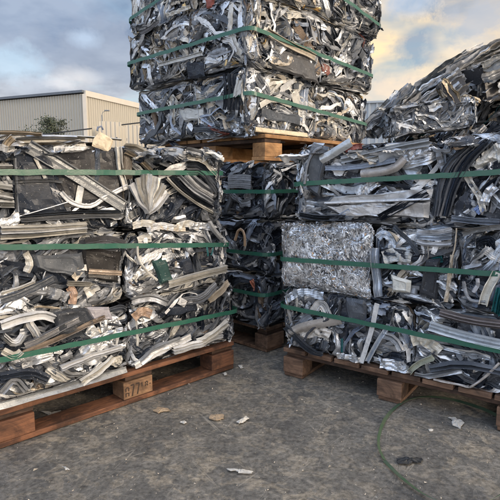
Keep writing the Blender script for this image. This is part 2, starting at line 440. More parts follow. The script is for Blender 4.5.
def panel(key, poly, col, name='bent_panel', face='front', w=.0, crump=.004, n=14, label=None, lip=.012, dent=.012, wtop=0):
    """four-cornered crumpled sheet with a turned lip; corners in photo pixels (tl,tr,br,bl)"""
    w = min(w, .004); dent *= .6
    B = BALES[key]; L = [to_local(B, x, y, face)[0] for x, y in poly]; W = FACES[face](*B['dims'])[3]
    r = B['r']
    s = np.linspace(0, 1, n); ss, tt = np.meshgrid(s, s, indexing='ij')
    ss = ss.ravel()[:, None]; tt = tt.ravel()[:, None]
    G = L[0] * (1 - ss) * (1 - tt) + L[1] * ss * (1 - tt) + L[2] * ss * tt + L[3] * (1 - ss) * tt
    sd = int(r.integers(0, 999))
    nz = vnoise(G, .06, sd); rd = -np.abs(vnoise(G, .09, sd + 1)) * 1.6 + .5
    edge = np.minimum(np.minimum(ss, 1 - ss), np.minimum(tt, 1 - tt))
    e2 = (edge < .5 / n).astype(float)
    G = G + W * (w + nz[:, None] * crump + rd[:, None] * dent - e2 * lip + wtop * (1 - tt))
    ax = vnoise3(G, .05, sd + 7) * .008
    G = G + ax * (edge < .2)
    mb = MB(); cc = np.tile(np.array(col, float), (len(G), 1)); cc[:, :3] *= (1 + r.normal(0, .05, (len(G), 1)))
    mb.add(G, grid_faces(n, n), cc.clip(0, 1), False)
    o = mb.build(name, M_PANEL, B['e'])
    if label: o['label'] = label
    return o

# ------------------------------------------------------------------ pallets
def pallet(corner, rz, a, b, z0, m, label, boards_along=True, bw=.145, blockm=None, ext=0, solid=False):
    """corner = front-left corner (local -x,-y). a along x, b along y"""
    c, s = math.cos(rz), math.sin(rz)
    ctr = np.array(corner) + np.array([c, s]) * a / 2 + np.array([-s, c]) * b / 2
    e = empty('wooden_pallet', (ctr[0], ctr[1], z0), rz); tag(e, label, 'pallet', 'wooden pallets under the bale stacks')
    def part(name, x0, x1, y0, y1, za, zb, mm=None):
        if name == 'cross_board': y0 += .014; y1 -= .014; x0 += .010 * (x0 > -a / 2 - ext - .001) ; mm = mm or M_WOOD_D  # darker wood puts the shade under the deck into the colour
        mb = MB(); j = rng.uniform(-.003, .003, 2); jz = rng.uniform(0, .0015)
        mb.box(-(x1 - x0) / 2, (x1 - x0) / 2, -(y1 - y0) / 2, (y1 - y0) / 2, 0, zb - za - jz)
        o = mb.build(name, mm or m, e, attr=False, bevel=.003); o.location = ((x0 + x1) / 2 + j[0], (y0 + y1) / 2 + j[1], za)
        return o
    xs = [(-a / 2 - ext, -a / 2 + bw - ext * .6), (-bw / 2, bw / 2), (a / 2 - bw, a / 2)]
    ys = [(-b / 2, -b / 2 + .10), (-.07, .07), (b / 2 - .10, b / 2)]
    if boards_along:
        for y0, y1 in ys: part('bottom_board', -a / 2 - ext, a / 2, y0, y1, 0, .022)
        for x0, x1 in xs: part('cross_board', x0, x1, -b / 2, b / 2, .100, .122)
        nb = 7; wv = (b - .012 * (nb - 1)) / nb
        for k in range(nb): part('deck_board', -a / 2 - ext, a / 2, -b / 2 + k * (wv + .012), -b / 2 + k * (wv + .012) + wv, .122, .144)
    else:
        for x0, x1 in xs: part('bottom_board', x0 + .004, x1 - .004, -b / 2 + .012, b / 2, 0, .02)
        for y0, y1 in ys: part('cross_board', -a / 2, a / 2, y0, y1, .100, .122)
        nb = 8; wv = (a - .014 * (nb - 1)) / nb
        for k in range(nb): part('deck_board', -a / 2 + k * (wv + .014), -a / 2 + k * (wv + .014) + wv, -b / 2, b / 2, .122, .144)
    blocks = []
    if solid:  # boards added inside the pallet so no light shows through from behind
        part('added_gap_board', -a / 2 + bw + .01, -bw / 2 - .01, .02, .06, .0225, .0995); part('added_gap_board', bw / 2 + .01, a / 2 - bw - .01, .02, .06, .0225, .0995)
        part('added_gap_board', -.02, .02, -b / 2 + .12, -.08, .0225, .0995); part('added_gap_board', -.02, .02, .09, b / 2 - .12, .0225, .0995)
    for x0, x1 in xs:
        for y0, y1 in ys:
            blocks.append(part('block', x0, x1, y0 + .002, y1 - .002, .022 if boards_along else .0205, .0985, blockm))
    nm = MB()                                  # nail heads on the faces of each outer block
    for x0, x1 in xs:
        for y0, y1 in ys:
            for sx_ in (.3, .7):
                cx_ = x0 + (x1 - x0) * sx_; cy_ = (y0 + y1) / 2 + (.02 if sx_ > .5 else -.02)
                k_ = np.arange(8) / 8 * 2 * PI; ring = np.stack([cx_ + .0045 * np.cos(k_), cy_ + .0045 * np.sin(k_), 0 * k_ + .1447], 1)
                nm.add(np.vstack([ring, ring - [0, 0, .003]]), [[0, 1, 2, 3], [0, 3, 4, 5], [0, 5, 6, 7]] + [[i_, i_ + 8, (i_ + 1) % 8 + 8, (i_ + 1) % 8] for i_ in range(8)])
    nm.build('nail_heads', M_NAIL, e, attr=False)
    return e, blocks

# ------------------------------------------------------------------ layout
LC = ground(234, 368)[:2]; LN = ground(0, 449)[:2]
d = LC - LN; LR = math.atan2(d[1], d[0]); LX = d / np.linalg.norm(d); LIN = np.array([-LX[1], LX[0]])
RC = ground(283, 375)[:2]; RN = ground(397, 405)[:2]
d = RN - RC; RR = math.atan2(d[1], d[0]); RX = d / np.linalg.norm(d); RIN = np.array([-RX[1], RX[0]])
TR = math.radians(46); TX = np.array([math.cos(TR), math.sin(TR)]); TIN = np.array([-TX[1], TX[0]])
PC = ground(267, 353)[:2]
print('LC', LC, 'LN', LN, math.degrees(LR), 'RC', RC, math.degrees(RR), 'PC', PC)

G_L = 'bales on the left pallet'; G_R = 'bales on the right pallet'; G_M = 'bales on the rear pallet'; G_T = 'bales raised on the upper pallet'

# left stack ---------------------------------------------------------
def splitpx(px): # distance along left face of the photo column px
    p = ray(px, 260); n = -LIN; k = (np.append(LC, 0)[:2] - CO[:2]) @ n / (p[:2] @ n); q = CO[:2] + p[:2] * k
    return float((LC - q) @ LX)
PL = 2 * splitpx(135.5)
lp, lblocks = pallet(LC - LX * PL, LR, PL, .8, 0, M_WOOD, 'reddish wooden pallet under the left stack, with stencilled middle block', True, bw=.145, ext=.06)
def lcorner(u1, width, out=0): return LC - LX * (u1 + width) - LIN * out   # u1 = distance of right edge from the pallet corner
lt = [dict(z=.146, h=.298, off=-.018), dict(z=.449, h=.305, off=.035), dict(z=.760, h=.335, off=.070)]
sp = [splitpx(128), splitpx(127), splitpx(129)]
LL = {1: ['silver and white bale with a long brushed bar along its foot, bottom left corner', 'crumpled silver bale above the stencilled block, bottom right of the left stack'],
      2: ['dark bale with a black boxy panel, middle tier at the left edge', 'bale with a dark green folded sheet, middle tier right of the left stack'],
      3: ['bale with large black panels and a curved white strip, top tier at the left edge', 'bale with a cream fan of folded sheet, top right of the left stack']}
for i, T in enumerate(lt):
    w = sp[i] - T['off'] - .006
    bale(f'L{i+1}b', lcorner(T['off'], w, rng.uniform(-.006, .01)), LR, w, .78, T['z'], T['h'], 'cream', LL[i + 1][1], ('front', 'right', 'top') if i == 2 else ('front', 'right'), 1250, .15, .75, 100 + i, group=G_L)
    w2 = .62
    bale(f'L{i+1}a', lcorner(sp[i] + .006, w2, rng.uniform(-.006, .01)), LR, w2, .78, T['z'], T['h'], 'cream', LL[i + 1][0], ('front', 'top') if i == 2 else ('front',), 1200, .08, .35, 120 + i, group=G_L)

# right stack --------------------------------------------------------
def rsplit(px, py=260):
    p = ray(px, py); n = RIN; k = (RC - CO[:2]) @ n / (p[:2] @ n); q = CO[:2] + p[:2] * k
    return float((q - RC) @ RX)
PR = 2 * rsplit(388.5, 390)
print('PL PR', PL, PR)
rp, rblocks = pallet(RC, RR, PR, .8, 0, M_WOOD_G, 'worn grey-brown wooden pallet under the right stack', False, bw=.11, blockm=M_WOOD_G)
def rb(key, u0, u1, z, h, style, label, faces=('front',), **k):
    bale(key, RC + RX * (u0 + .005) - RIN * rng.uniform(-.004, .01), RR, u1 - u0 - .01, .78, z, h, style, label, faces, group=G_R, **k)
u = rsplit(411, 340)
rb('R1a', -.012, u, .146, .296, 'cool', 'pale bale with a dark bent bar and white upright strips, above the worn pallet corner', ('front', 'left'), flow=.3, flowvar=.9, seed=201)
rb('R1b', u, 1.24, .146, .300, 'cool', 'bale with a long pale blue folded ribbon, bottom right of the right stack', ('front',), flow=-.1, flowvar=.4, seed=202)
u = rsplit(371); u2 = rsplit(457)
rb('R2a', -.015, u, .448, .315, 'cool', 'sparkling bale of fine shredded silver aluminium', ('front', 'left'), seed=203, shred=True)
rb('R2b', u, u2, .450, .312, 'cool', 'bale of pale crumpled sheets with a black panel, beside the shredded bale', ('front',), flow=.2, flowvar=.9, seed=204)
rb('R2c', u2, 1.25, .450, .315, 'cool', 'dark bale with a bent grey hoop and teal sheet, middle tier at the right edge', ('front',), flow=.8, flowvar=.9, seed=205)
u = rsplit(436, 180)
rb('R3a', .055, u, .772, .335, 'cool', 'bale of long pale curved sheets, top left of the right stack', ('front', 'left', 'top'), flow=.12, flowvar=.35, seed=206)
rb('R3b', u, 1.25, .774, .352, 'cool', 'bale with a bundle of dark arched strips, top right of the right stack', ('front', 'top'), flow=1.1, flowvar=.5, seed=207)

# rear lower stack ---------------------------------------------------
mp_, mblocks = pallet(PC, TR, 1.2, 1.0, 0, M_WOOD_G, 'shaded wooden pallet on the ground at the foot of the rear stack', False)
MC = PC - TX * .03 - TIN * .02
ML = ['bottom', 'middle', 'top']
for i, (z, h) in enumerate([(.146, .29), (.442, .30), (.748, .315)]):
    o = MC + TX * (.02 * (i - 1)) 
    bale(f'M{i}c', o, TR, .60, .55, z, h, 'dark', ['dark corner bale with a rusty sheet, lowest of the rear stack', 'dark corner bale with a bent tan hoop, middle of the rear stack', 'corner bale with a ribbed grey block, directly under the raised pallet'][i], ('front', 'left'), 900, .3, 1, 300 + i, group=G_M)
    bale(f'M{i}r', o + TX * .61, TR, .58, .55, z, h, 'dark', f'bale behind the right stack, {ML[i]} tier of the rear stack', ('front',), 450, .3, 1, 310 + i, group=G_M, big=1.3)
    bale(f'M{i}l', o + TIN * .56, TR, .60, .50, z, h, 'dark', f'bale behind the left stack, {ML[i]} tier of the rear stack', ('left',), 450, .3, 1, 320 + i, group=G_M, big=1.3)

# tower --------------------------------------------------------------
ZP = 1.068
pcT = at(265, 157, PC[1])[:2]
tp_, tblocks = pallet(np.array([.083, 2.79]), TR, 1.2, .94, ZP, M_WOOD_O, 'orange-brown pallet lifted on the rear stack beneath the tall bales', True, solid=True)
TC0 = np.array([0.0, 2.745])
TL = ['lowest', 'middle', 'top']
tz = [(ZP + .146, .350), (ZP + .50, .365), (ZP + .869, .36)]
toff = [(.0, .0, 1.17, 1.06), (-.03, -.03, 1.21, 1.14), (-.0, -.05, 1.23, 1.17)]
for i, (z, h) in enumerate(tz):
    ox, oy, a, b = toff[i]; o = TC0 + TX * ox + TIN * oy
    a1 = [.60, .64, .70][i]; b1 = [.50, .52, .50][i]
    bale(f'T{i}c', o, TR, a1, b1, z, h, 'tower', ['corner bale with a long cream bar along its foot, directly on the raised pallet', 'corner bale with a flat scuffed grey panel, in the middle of the tall stack', 'topmost corner bale with red and tan scraps, cut by the upper photo edge'][i], ('front', 'left'), 1400, .2 if i != 1 else -.35, .8, 400 + i, group=G_T, big=1.55)
    bale(f'T{i}r', o + TX * (a1 + .01) + TIN * rng.uniform(-.01, .02), TR, a - a1, .55, z, h - .01, 'tower', f'{TL[i]} bale at the right end of the tall stack', ('front', 'right'), 1400, -.15, .8, 410 + i, group=G_T, big=1.5)
    bale(f'T{i}l', o + TIN * (b1 + .01) + TX * rng.uniform(-.01, .02), TR, a1, b - b1, z, h - .01, 'tower', f'{TL[i]} bale at the left end of the tall stack', ('left',), 1400, .25, .8, 420 + i, group=G_T, big=1.5)

# ------------------------------------------------------------------ hand placed pieces seen in the photo
# left top near bale
panel('L3a', [(12, 152), (50, 150), (66, 213), (16, 214)], BLACK, w=.006, label='smooth black panel', dent=.004, crump=.002)
panel('L3a', [(48, 150), (120, 148), (124, 206), (62, 212)], (.030, .030, .034, .0), w=.004, label='scuffed dark brown panel', dent=.006, crump=.002)
strip('L3a', [(27, 146), (70, 172), (122, 206)], 13, (.24, .25, .26, .35), 'chan', 'channel_strip', w=.016, roll=.15)
strip('L3a', [(60, 192), (68, 201), (80, 206), (92, 206), (104, 197), (126, 186)], 4.6, (.66, .66, .66, .2), 'flat', 'curved_strip', w=.02, label='white curved strip')
strip('L3a', [(80, 186), (77, 203)], 7, (.62, .62, .60, 0), 'flat', w=.018)
strip('L3a', [(116, 147), (118, 168), (124, 190)], 6, CREAM, 'chan', w=.016)
strip('L3a', [(34, 158), (38, 165), (44, 178)], 3.5, CREAM, 'flat', w=.012)
for k, (x0, y0, x1, y1, wd, cc) in enumerate([(0, 158, 13, 157, 6, WHITE), (0, 166, 12, 166, 6, WHITE), (0, 184, 12, 187, 7, WHITE), (0, 193, 13, 197, 7, WHITE), (0, 203, 14, 204, 8, CREAM), (0, 150, 14, 149, 5, CREAM)]):
    strip('L3a', [(x0 - 10, y0), (x1, y1)], wd, (.40, .40, .39, 0), 'fold', w=.004, label='pale box profile')
for y0, y1, x0, x1, cc in [(141, 139, 8, 90, CREAM), (144, 143, 14, 100, TAN), (137, 137, 20, 80, SILVER), (147, 150, 55, 125, CREAM), (135, 139, 60, 128, CREAM), (132, 134, 0, 45, TAN), (138, 134, 0, 30, WHITE)]:
    strip('L3a', [(x0, y0), ((x0 + x1) / 2, (y0 + y1) / 2 - 1), (x1, y1)], rng.uniform(2.5, 5), cc, 'fold', 'folded_sheet', w=rng.uniform(-.05, .0))
strip('L3a', [(2, 152), (6, 143), (12, 137)], 8, TAN, 'fold', 'folded_sheet', w=.01)
panel('L3a', [(99, 130), (112, 141), (109, 153), (92, 146)], (.62, .52, .38, 0), 'upturned_flap', w=.02, dent=.01, lip=.004, label='cream sheet corner sticking up', n=10)
strip('L3a', [(96, 131), (97, 127), (101, 126), (102, 130)], 2, (.1, .13, .2, 0), 'tube', w=.02)
strip('L3a', [(14, 217), (40, 210), (66, 202)], 1.2, SILVER, 'tube', w=.02)
strip('L3a', [(8, 182), (45, 180), (62, 182)], 3, SILVER, 'fold', 'folded_sheet', w=.006)
strip('L3a', [(14, 158), (15, 185), (17, 212)], 3, SILVER, 'fold', 'folded_sheet', w=.008)
for y in (215, 219): strip('L3a', [(20, y + 1), (70, y - 3), (122, y - 4)], 3.4, [GREY, SILVER, DGREY][y % 3], 'fold', 'folded_sheet', w=.006)
# left top far bale
for k, (x, y) in enumerate([(130, 184), (136, 178), (142, 174), (149, 174), (156, 177), (162, 184), (166, 192)]):
    strip('L3b', [(147, 213), ((147 + x) / 2 + (k - 3) * .6, (213 + y) / 2), (x, y)], 8, [WHITE, CREAM, (.5, .48, .44, .1)][k % 3], 'fold', 'fan_fold', w=.012, taper=(.35, .8, 1), roll=.25)
panel('L3b', [(158, 147), (186, 149), (184, 160), (160, 156)], BLUE, w=.01, label='blue-grey crushed panel', n=8)
for k in range(5):
    strip('L3b', [(166 + k * 6, 178 - k), (180 + k * 5, 192 - k * 2), (196 + k * 4, 203 - k * 3), (212, 212 - k * 5)], 5, [CREAM, DGREY, SILVER, WHITE, GREY][k], 'fold', 'folded_sheet', w=.010)
for k in range(4):
    strip('L3b', [(186, 150 + k * 7), (200, 153 + k * 6), (216, 166 + k * 9)], 6, [SILVER, CREAM, DGREY, GREY][k], 'fold', 'folded_sheet', w=.008)
for k in range(4):
    strip('L3b', [(124, 146 + k * 2), (138, 147 + k * 4), (152, 158 + k * 5)], 5, [CREAM, WHITE, SILVER, TAN][k], 'fold', 'folded_sheet', w=.008)
panel('L3b', [(121, 149), (134, 150), (133, 180), (122, 182)], (.10, .085, .07, .1), w=.002, n=8)
# left middle near
for k in range(4): strip('L2a', [(0, 228 + k * 3), (40, 227 + k * 2.6), (86, 224 + k * 2)], 5, [CREAM, WHITE, SILVER, CREAM][k], 'fold', 'folded_sheet', w=.008)
panel('L2a', [(30, 256), (82, 252), (90, 281), (34, 268)], (.12, .13, .145, .2), w=.014, dent=.012, label='dented dark grey sheet')
panel('L2a', [(83, 250), (122, 252), (121, 283), (86, 278)], (.03, .028, .027, .1), w=.010, dent=.004, label='black boxy panel')
strip('L2a', [(88, 271), (121, 273)], 5, (.28, .22, .17, .3), 'flat', w=.02)
strip('L2a', [(0, 300), (24, 292), (52, 277)], 7, DGREY, 'chan', 'channel_strip', w=.012)
strip('L2a', [(0, 293), (18, 288), (34, 281)], 3, CREAM, 'fold', 'folded_sheet', w=.014)
strip('L2a', [(25, 252), (30, 262), (26, 272)], 7, CREAM, 'crump', 'crumpled_sheet', w=.012, crump=.004)
strip('L2a', [(85, 242), (105, 238), (124, 244)], 8, (.12, .12, .13, .2), 'fold', 'folded_sheet', w=.01)
strip('L2a', [(68, 286), (74, 292), (72, 304)], 8, (.40, .27, .2, .1), 'crump', 'crumpled_sheet', w=.012, crump=.004)
strip('L2a', [(66, 283), (90, 284)], 5, CREAM, 'fold', 'folded_sheet', w=.015)
# left middle far
panel('L2b', [(152, 262), (167, 257), (175, 281), (161, 285)], (.03, .07, .065, .1), w=.016, dent=.004, label='dark green folded sheet', n=10)
panel('L2b', [(180, 262), (190, 256), (196, 272), (184, 276)], BLACK, w=.012, dent=.004, n=8)
strip('L2b', [(136, 246), (137, 258), (143, 269), (156, 280)], 2.6, CREAM, 'tube', 'curved_strip', w=.02)
for k in range(5): strip('L2b', [(133 + k * 14, 226 + (k % 2) * 3), (146 + k * 14, 222 + (k % 3) * 3), (160 + k * 13, 228)], 7, [CREAM, WHITE, TAN, CREAM, SILVER][k], 'crump', 'crumpled_sheet', w=.008, crump=.004)
strip('L2b', [(208, 222), (214, 232), (226, 244)], 5, WHITE, 'fold', 'folded_sheet', w=.012)
strip('L2b', [(205, 244), (207, 256)], 2, TEAL, 'flat', w=.016)
strip('L2b', [(213, 244), (210, 255)], 2, TEAL, 'flat', w=.016)
strip('L2b', [(168, 284), (195, 276), (226, 268)], 7, CREAM, 'fold', 'folded_sheet', w=.01)
# left bottom near
strip('L1a', [(-20, 410), (40, 396), (126, 371)], 9, (.36, .37, .38, .7), 'fold', 'brushed_bar', w=.014, label='long brushed silver bar')
strip('L1a', [(22, 352), (58, 337), (90, 322), (104, 316)], 5, (.34, .28, .23, .2), 'fold', 'folded_sheet', w=.016)
strip('L1a', [(24, 345), (50, 332), (78, 318)], 6, (.20, .20, .21, .3), 'chan', 'channel_strip', w=.012)
panel('L1a', [(54, 312), (88, 307), (94, 326), (58, 336)], (.05, .055, .065, .2), w=.006, dent=.014)
panel('L1a', [(86, 307), (110, 306), (113, 319), (93, 321)], (.36, .34, .36, .1), w=.014, dent=.006, n=10, label='pale lilac-grey sheet')
for pts in ([(0, 325), (20, 318), (42, 314), (54, 318)], [(2, 335), (14, 345), (22, 334)], [(28, 322), (36, 336)], [(60, 368), (85, 358), (120, 347)], [(80, 382), (104, 366), (112, 356)], [(2, 350), (14, 356), (20, 350)]):
    strip('L1a', pts, rng.uniform(6, 9), [WHITE, CREAM, BRIGHT][int(rng.integers(3))], 'fold', 'folded_sheet', w=.016, crump=.002)
strip('L1a', [(80, 352), (95, 340), (122, 330)], 9, SILVER, 'crump', 'crumpled_sheet', w=.010, crump=.005)
strip('L1a', [(0, 378), (30, 372), (48, 380)], 10, BLACK, 'fold', 'folded_sheet', w=.006)
strip('L1a', [(0, 392), (14, 376), (26, 390)], 7, GREY, 'fold', 'folded_sheet', w=.010)
# left bottom far
for k, pts in enumerate(([(134, 366), (160, 350), (190, 336)], [(140, 362), (155, 348), (180, 340)], [(196, 342), (212, 334), (226, 322)], [(172, 350), (196, 343), (222, 334)], [(130, 300), (150, 296), (168, 304)], [(180, 302), (200, 298), (215, 284)], [(208, 300), (222, 288), (228, 282)])):
    strip('L1b', pts, 7, [WHITE, SILVER, CREAM, WHITE, BRIGHT, GREY, TAN][k], 'fold', 'folded_sheet', w=.014, crump=.003)
strip('L1b', [(133, 318), (142, 310), (152, 314)], 9, (.38, .27, .2, .15), 'crump', 'crumpled_sheet', w=.014, crump=.005)
panel('L1b', [(166, 306), (196, 304), (198, 312), (168, 316)], BLACK, w=.01, n=8, dent=.004)
strip('L1b', [(178, 300), (185, 304)], 7, WHITE, 'flat', w=.018)
# right top near-left bale
panel('R3a', [(312, 144), (329, 147), (319, 196), (301, 186)], (.10, .11, .125, .25), w=.016, dent=.02, label='dark rounded sheet end')
strip('R3a', [(306, 184), (309, 162), (316, 150), (324, 147)], 3, GREY, 'tube', w=.035)
panel('R3a', [(330, 198), (348, 192), (432, 186), (432, 198)][0:1] + [(432, 187), (431, 199), (324, 205)], (.50, .51, .53, .75), 'long_sheet', w=.004, dent=.010, crump=.003, n=22, label='long pale folded sheet')
panel('R3a', [(322, 206), (431, 201), (428, 218), (344, 216)], (.56, .56, .57, .7), 'long_sheet', w=.004, dent=.008, crump=.003, n=22, label='long pale lower sheet')
strip('R3a', [(326, 203), (380, 201), (431, 199)], 3, (.66, .67, .69, .6), 'tube', 'curved_strip', w=.016)
strip('R3a', [(322, 160), (336, 152), (352, 142)], 9, (.50, .52, .53, .5), 'arc', 'long_sheet', w=.014, label='pale twisted sheet')
strip('R3a', [(342, 160), (372, 154), (402, 147), (430, 142)], 8, (.44, .46, .48, .4), 'fold', 'folded_sheet', w=.012)
strip('R3a', [(326, 168), (352, 168), (396, 160)], 5, BLUE, 'chan', 'channel_strip', w=.008)
strip('R3a', [(362, 174), (395, 170), (405, 158)], 9, (.44, .41, .39, .4), 'arc', 'long_sheet', w=.012)
strip('R3a', [(345, 150), (352, 147), (362, 146)], 6, RED, 'crump', 'crumpled_sheet', w=.014, crump=.003, label='rusty red scrap')
strip('R3a', [(404, 158), (415, 148), (428, 150)], 13, SILVER, 'crump', 'crumpled_sheet', w=.010, crump=.006)
strip('R3a', [(380, 218), (405, 204), (428, 192)], 9, BLACK, 'fold', 'folded_sheet', w=.014)
strip('R3a', [(330, 222), (350, 210)], 4, BLUE, 'flat', w=.012)
strip('R3a', [(300, 214), (320, 218), (345, 217)], 6, DGREY, 'fold', 'folded_sheet', w=.012)
# right top far-right
for k in range(7):
    strip('R3b', [(492 - k * 4, 141 + k), (474 - k * 4.5, 158 + k), (458 - k * 3.2, 185), (448 - k * 2, 216)], 3.6, [DGREY, BLACK, (.10, .13, .19, .2), GREY, BLACK, (.30, .31, .33, .4), DGREY][k], 'chan', 'arched_strip', w=.014, roll=.5)
strip('R3b', [(467, 176), (474, 188), (480, 196), (484, 212)], 6, CREAM, 'crump', 'crumpled_sheet', w=.024, crump=.003)
strip('R3b', [(452, 218), (475, 221), (500, 222)], 6, (.34, .38, .45, .3), 'fold', 'folded_sheet', w=.014)
strip('R3b', [(476, 212), (482, 207)], 8, (.18, .25, .45, .1), 'crump', 'crumpled_sheet', w=.016, crump=.004, label='blue scrap')
strip('R3b', [(438, 150), (440, 160), (444, 172)], 6, GREY, 'crump', 'crumpled_sheet', w=.012, crump=.004)
strip('R3b', [(484, 205), (487, 194), (496, 186)], 9, SILVER, 'crump', 'crumpled_sheet', w=.014, crump=.005)
# right middle
for k in range(3): strip('R2b', [(417, 231 + k * 5), (436, 232 + k * 6), (452, 229 + k * 7)], 5.5, [BRIGHT, LBLUE, BRIGHT][k], 'fold', 'folded_sheet', w=.014, roll=.3)
strip('R2b', [(378, 238), (384, 232), (392, 240), (392, 248)], 8, LBLUE, 'crump', 'crumpled_sheet', w=.014, crump=.004)
strip('R2b', [(384, 258), (398, 253), (412, 256)], 14, (.46, .47, .47, .2), 'crump', 'crumpled_sheet', w=.012, crump=.006)
strip('R2b', [(376, 248), (377, 270), (380, 298)], 9, LBLUE, 'fold', 'folded_sheet', w=.012, crump=.003)
panel('R2b', [(391, 274), (412, 280), (410, 294), (392, 292)], (.62, .62, .58, 0), w=.018, n=8, label='pale square sheet')
panel('R2b', [(427, 260), (440, 259), (437, 300), (418, 296)], (.03, .034, .042, .1), w=.014, dent=.003, label='black panel')
strip('R2b', [(395, 226), (412, 242), (420, 254)], 4, DGREY, 'chan', 'channel_strip', w=.016)
strip('R2b', [(452, 255), (450, 274), (446, 302)], 4, TAN, 'crump', 'crumpled_sheet', w=.016, crump=.003)
strip('R2b', [(457, 228), (456, 246), (451, 262)], 1.5, TAN, 'tube', w=.02)
strip('R2c', [(464, 281), (467, 296), (473, 301), (486, 301)], 3.5, GREY, 'tube', 'bent_hoop', w=.02)
strip('R2c', [(474, 292), (479, 284), (478, 278)], 4, (.4, .4, .42, .3), 'tube', 'bent_hoop', w=.018)
strip('R2c', [(484, 304), (488, 290), (498, 272)], 8, (.60, .58, .52, 0), 'chan', 'channel_strip', w=.018)
strip('R2c', [(496, 316), (502, 288)], 9, TEAL, 'fold', 'folded_sheet', w=.014, label='teal folded sheet')
strip('R2c', [(463, 234), (482, 228), (510, 226)], 5, (.2, .2, .2, .3), 'chan', 'channel_strip', w=.014)
strip('R2c', [(487, 250), (494, 256), (510, 262)], 10, (.5, .5, .5, .3), 'crump', 'crumpled_sheet', w=.014, crump=.005)
# right bottom
strip('R1a', [(290, 333), (304, 326), (326, 322), (342, 319)], 9, (.40, .37, .34, .3), 'arc', 'long_sheet', w=.010, label='smooth taupe sheet')
strip('R1a', [(288, 325), (304, 343), (324, 357)], 5, (.035, .04, .05, .1), 'chan', 'dark_bar', w=.026, label='dark bent bar')
strip('R1a', [(304, 344), (310, 330), (330, 318)], 2.5, (.05, .055, .07, .1), 'tube', w=.022)
strip('R1a', [(286, 300), (300, 291), (324, 296)], 8, LBLUE, 'crump', 'crumpled_sheet', w=.014, crump=.005)
strip('R1a', [(314, 312), (322, 300), (330, 318)], 9, WHITE, 'fold', 'folded_sheet', w=.010)
strip('R1a', [(378, 303), (373, 328), (362, 362)], 5, WHITE, 'flat', 'upright_strip', w=.024)
strip('R1a', [(390, 324), (378, 342), (368, 361)], 4.5, LBLUE, 'flat', 'upright_strip', w=.028)
strip('R1a', [(384, 334), (396, 338), (402, 350)], 6, BRIGHT, 'fold', 'upright_strip', w=.024)
panel('R1a', [(345, 298), (366, 300), (364, 330), (348, 326)], DGREY, w=.006, n=10)
strip('R1a', [(343, 338), (343, 352)], 2.5, TEAL, 'flat', w=.02)
strip('R1a', [(338, 358), (350, 362), (362, 366)], 8, SILVER, 'crump', 'crumpled_sheet', w=.014, crump=.005)
strip('R1a', [(300, 334), (318, 330), (330, 336)], 12, (.5, .47, .43, .15), 'crump', 'crumpled_sheet', w=.014, crump=.006)
strip('R1a', [(380, 372), (396, 374), (408, 366)], 13, SILVER, 'crump', 'crumpled_sheet', w=.010, crump=.006)
strip('R1b', [(430, 325), (455, 333), (480, 339), (520, 348)], 9, (.60, .65, .70, .4), 'fold', 'folded_ribbon', w=.018, label='long pale blue ribbon')
strip('R1b', [(440, 312), (470, 320), (515, 326)], 9, (.34, .31, .31, .3), 'fold', 'folded_sheet', w=.010)
strip('R1b', [(410, 372), (416, 364), (434, 356)], 5, (.42, .44, .36, .1), 'chan', 'channel_strip', w=.022)
strip('R1b', [(415, 378), (436, 374), (462, 370)], 5, SILVER, 'fold', 'folded_sheet', w=.016)
strip('R1b', [(434, 388), (460, 389), (470, 386)], 3.5, (.45, .42, .4, .5), 'tube', 'bent_rod', w=.03)
strip('R1b', [(468, 388), (484, 378), (500, 362)], 2.5, (.45, .42, .4, .5), 'tube', 'bent_rod', w=.028)
strip('R1b', [(412, 340), (424, 338), (440, 352)], 12, (.56, .53, .46, .2), 'crump', 'crumpled_sheet', w=.010, crump=.006)
strip('R1b', [(430, 368), (460, 362), (510, 372)], 7, DGREY, 'fold', 'folded_sheet', w=.012)
# tower pieces
strip('T1c', [(266, 33), (288, 46), (314, 58)], 7, TAN, 'chan', 'channel_strip', w=.02)
panel('T1c', [(272, 46), (316, 58), (320, 84), (268, 66)], (.10, .10, .105, .1), w=.010, dent=.006, label='flat scuffed dark grey panel')
strip('T1c', [(270, 60), (284, 64), (292, 58)], 7, TAN, 'crump', 'crumpled_sheet', w=.03, crump=.004)
strip('T0c', [(254, 130), (278, 134), (306, 138)], 6, (.62, .53, .38, .1), 'tube', 'foot_bar', w=.02, label='long cream bar')
panel('T0c', [(262, 108), (300, 116), (302, 126), (264, 120)], DGREY, w=.012, dent=.006)
strip('T0c', [(258, 106), (272, 98), (290, 106)], 6, CREAM, 'tube', 'curved_strip', w=.025)
strip('T2c', [(268, -4), (284, 14), (300, 24)], 10, TAN, 'fold', 'folded_sheet', w=.02)
strip('T1l', [(160, 66), (182, 60), (204, 54)], 4, (.6, .6, .58, .1), 'chan', 'channel_strip', face='left', w=.025)
panel('T1l', [(186, 62), (203, 60), (204, 76), (186, 78)], BLACK, face='left', w=.012, n=8)
strip('T1c', [(224, 42), (232, 40), (238, 52)], 2.5, WHITE, 'flat', face='left', w=.02)
strip('T1c', [(232, 38), (236, 50), (230, 62)], 2.5, WHITE, 'flat', face='left', w=.024)
strip('T1c', [(228, 60), (226, 72)], 3, GOLD, 'flat', face='left', w=.028, label='yellow strip')
panel('T0l', [(178, 108), (203, 108), (204, 120), (182, 122)], (.5, .5, .48, .1), face='left', w=.014, n=8)
strip('T0l', [(172, 116), (172, 126), (182, 134)], 3, BLUE, 'flat', face='left', w=.02)
for k in range(6): strip('T0c', [(226 + k * 3.4, 74), (228 + k * 3.4, 92), (226 + k * 3.6, 110)], 3.4, [BLACK, DGREY][k % 2], 'fold', 'folded_sheet', face='left', w=.012)
panel('T2c', [(205, 0), (214, -2), (214, 9), (206, 10)], RED, face='left', w=.012, n=8)
strip('T2c', [(220, 2), (232, 4), (246, 2)], 6, RED, 'fold', 'folded_sheet', face='left', w=.012)
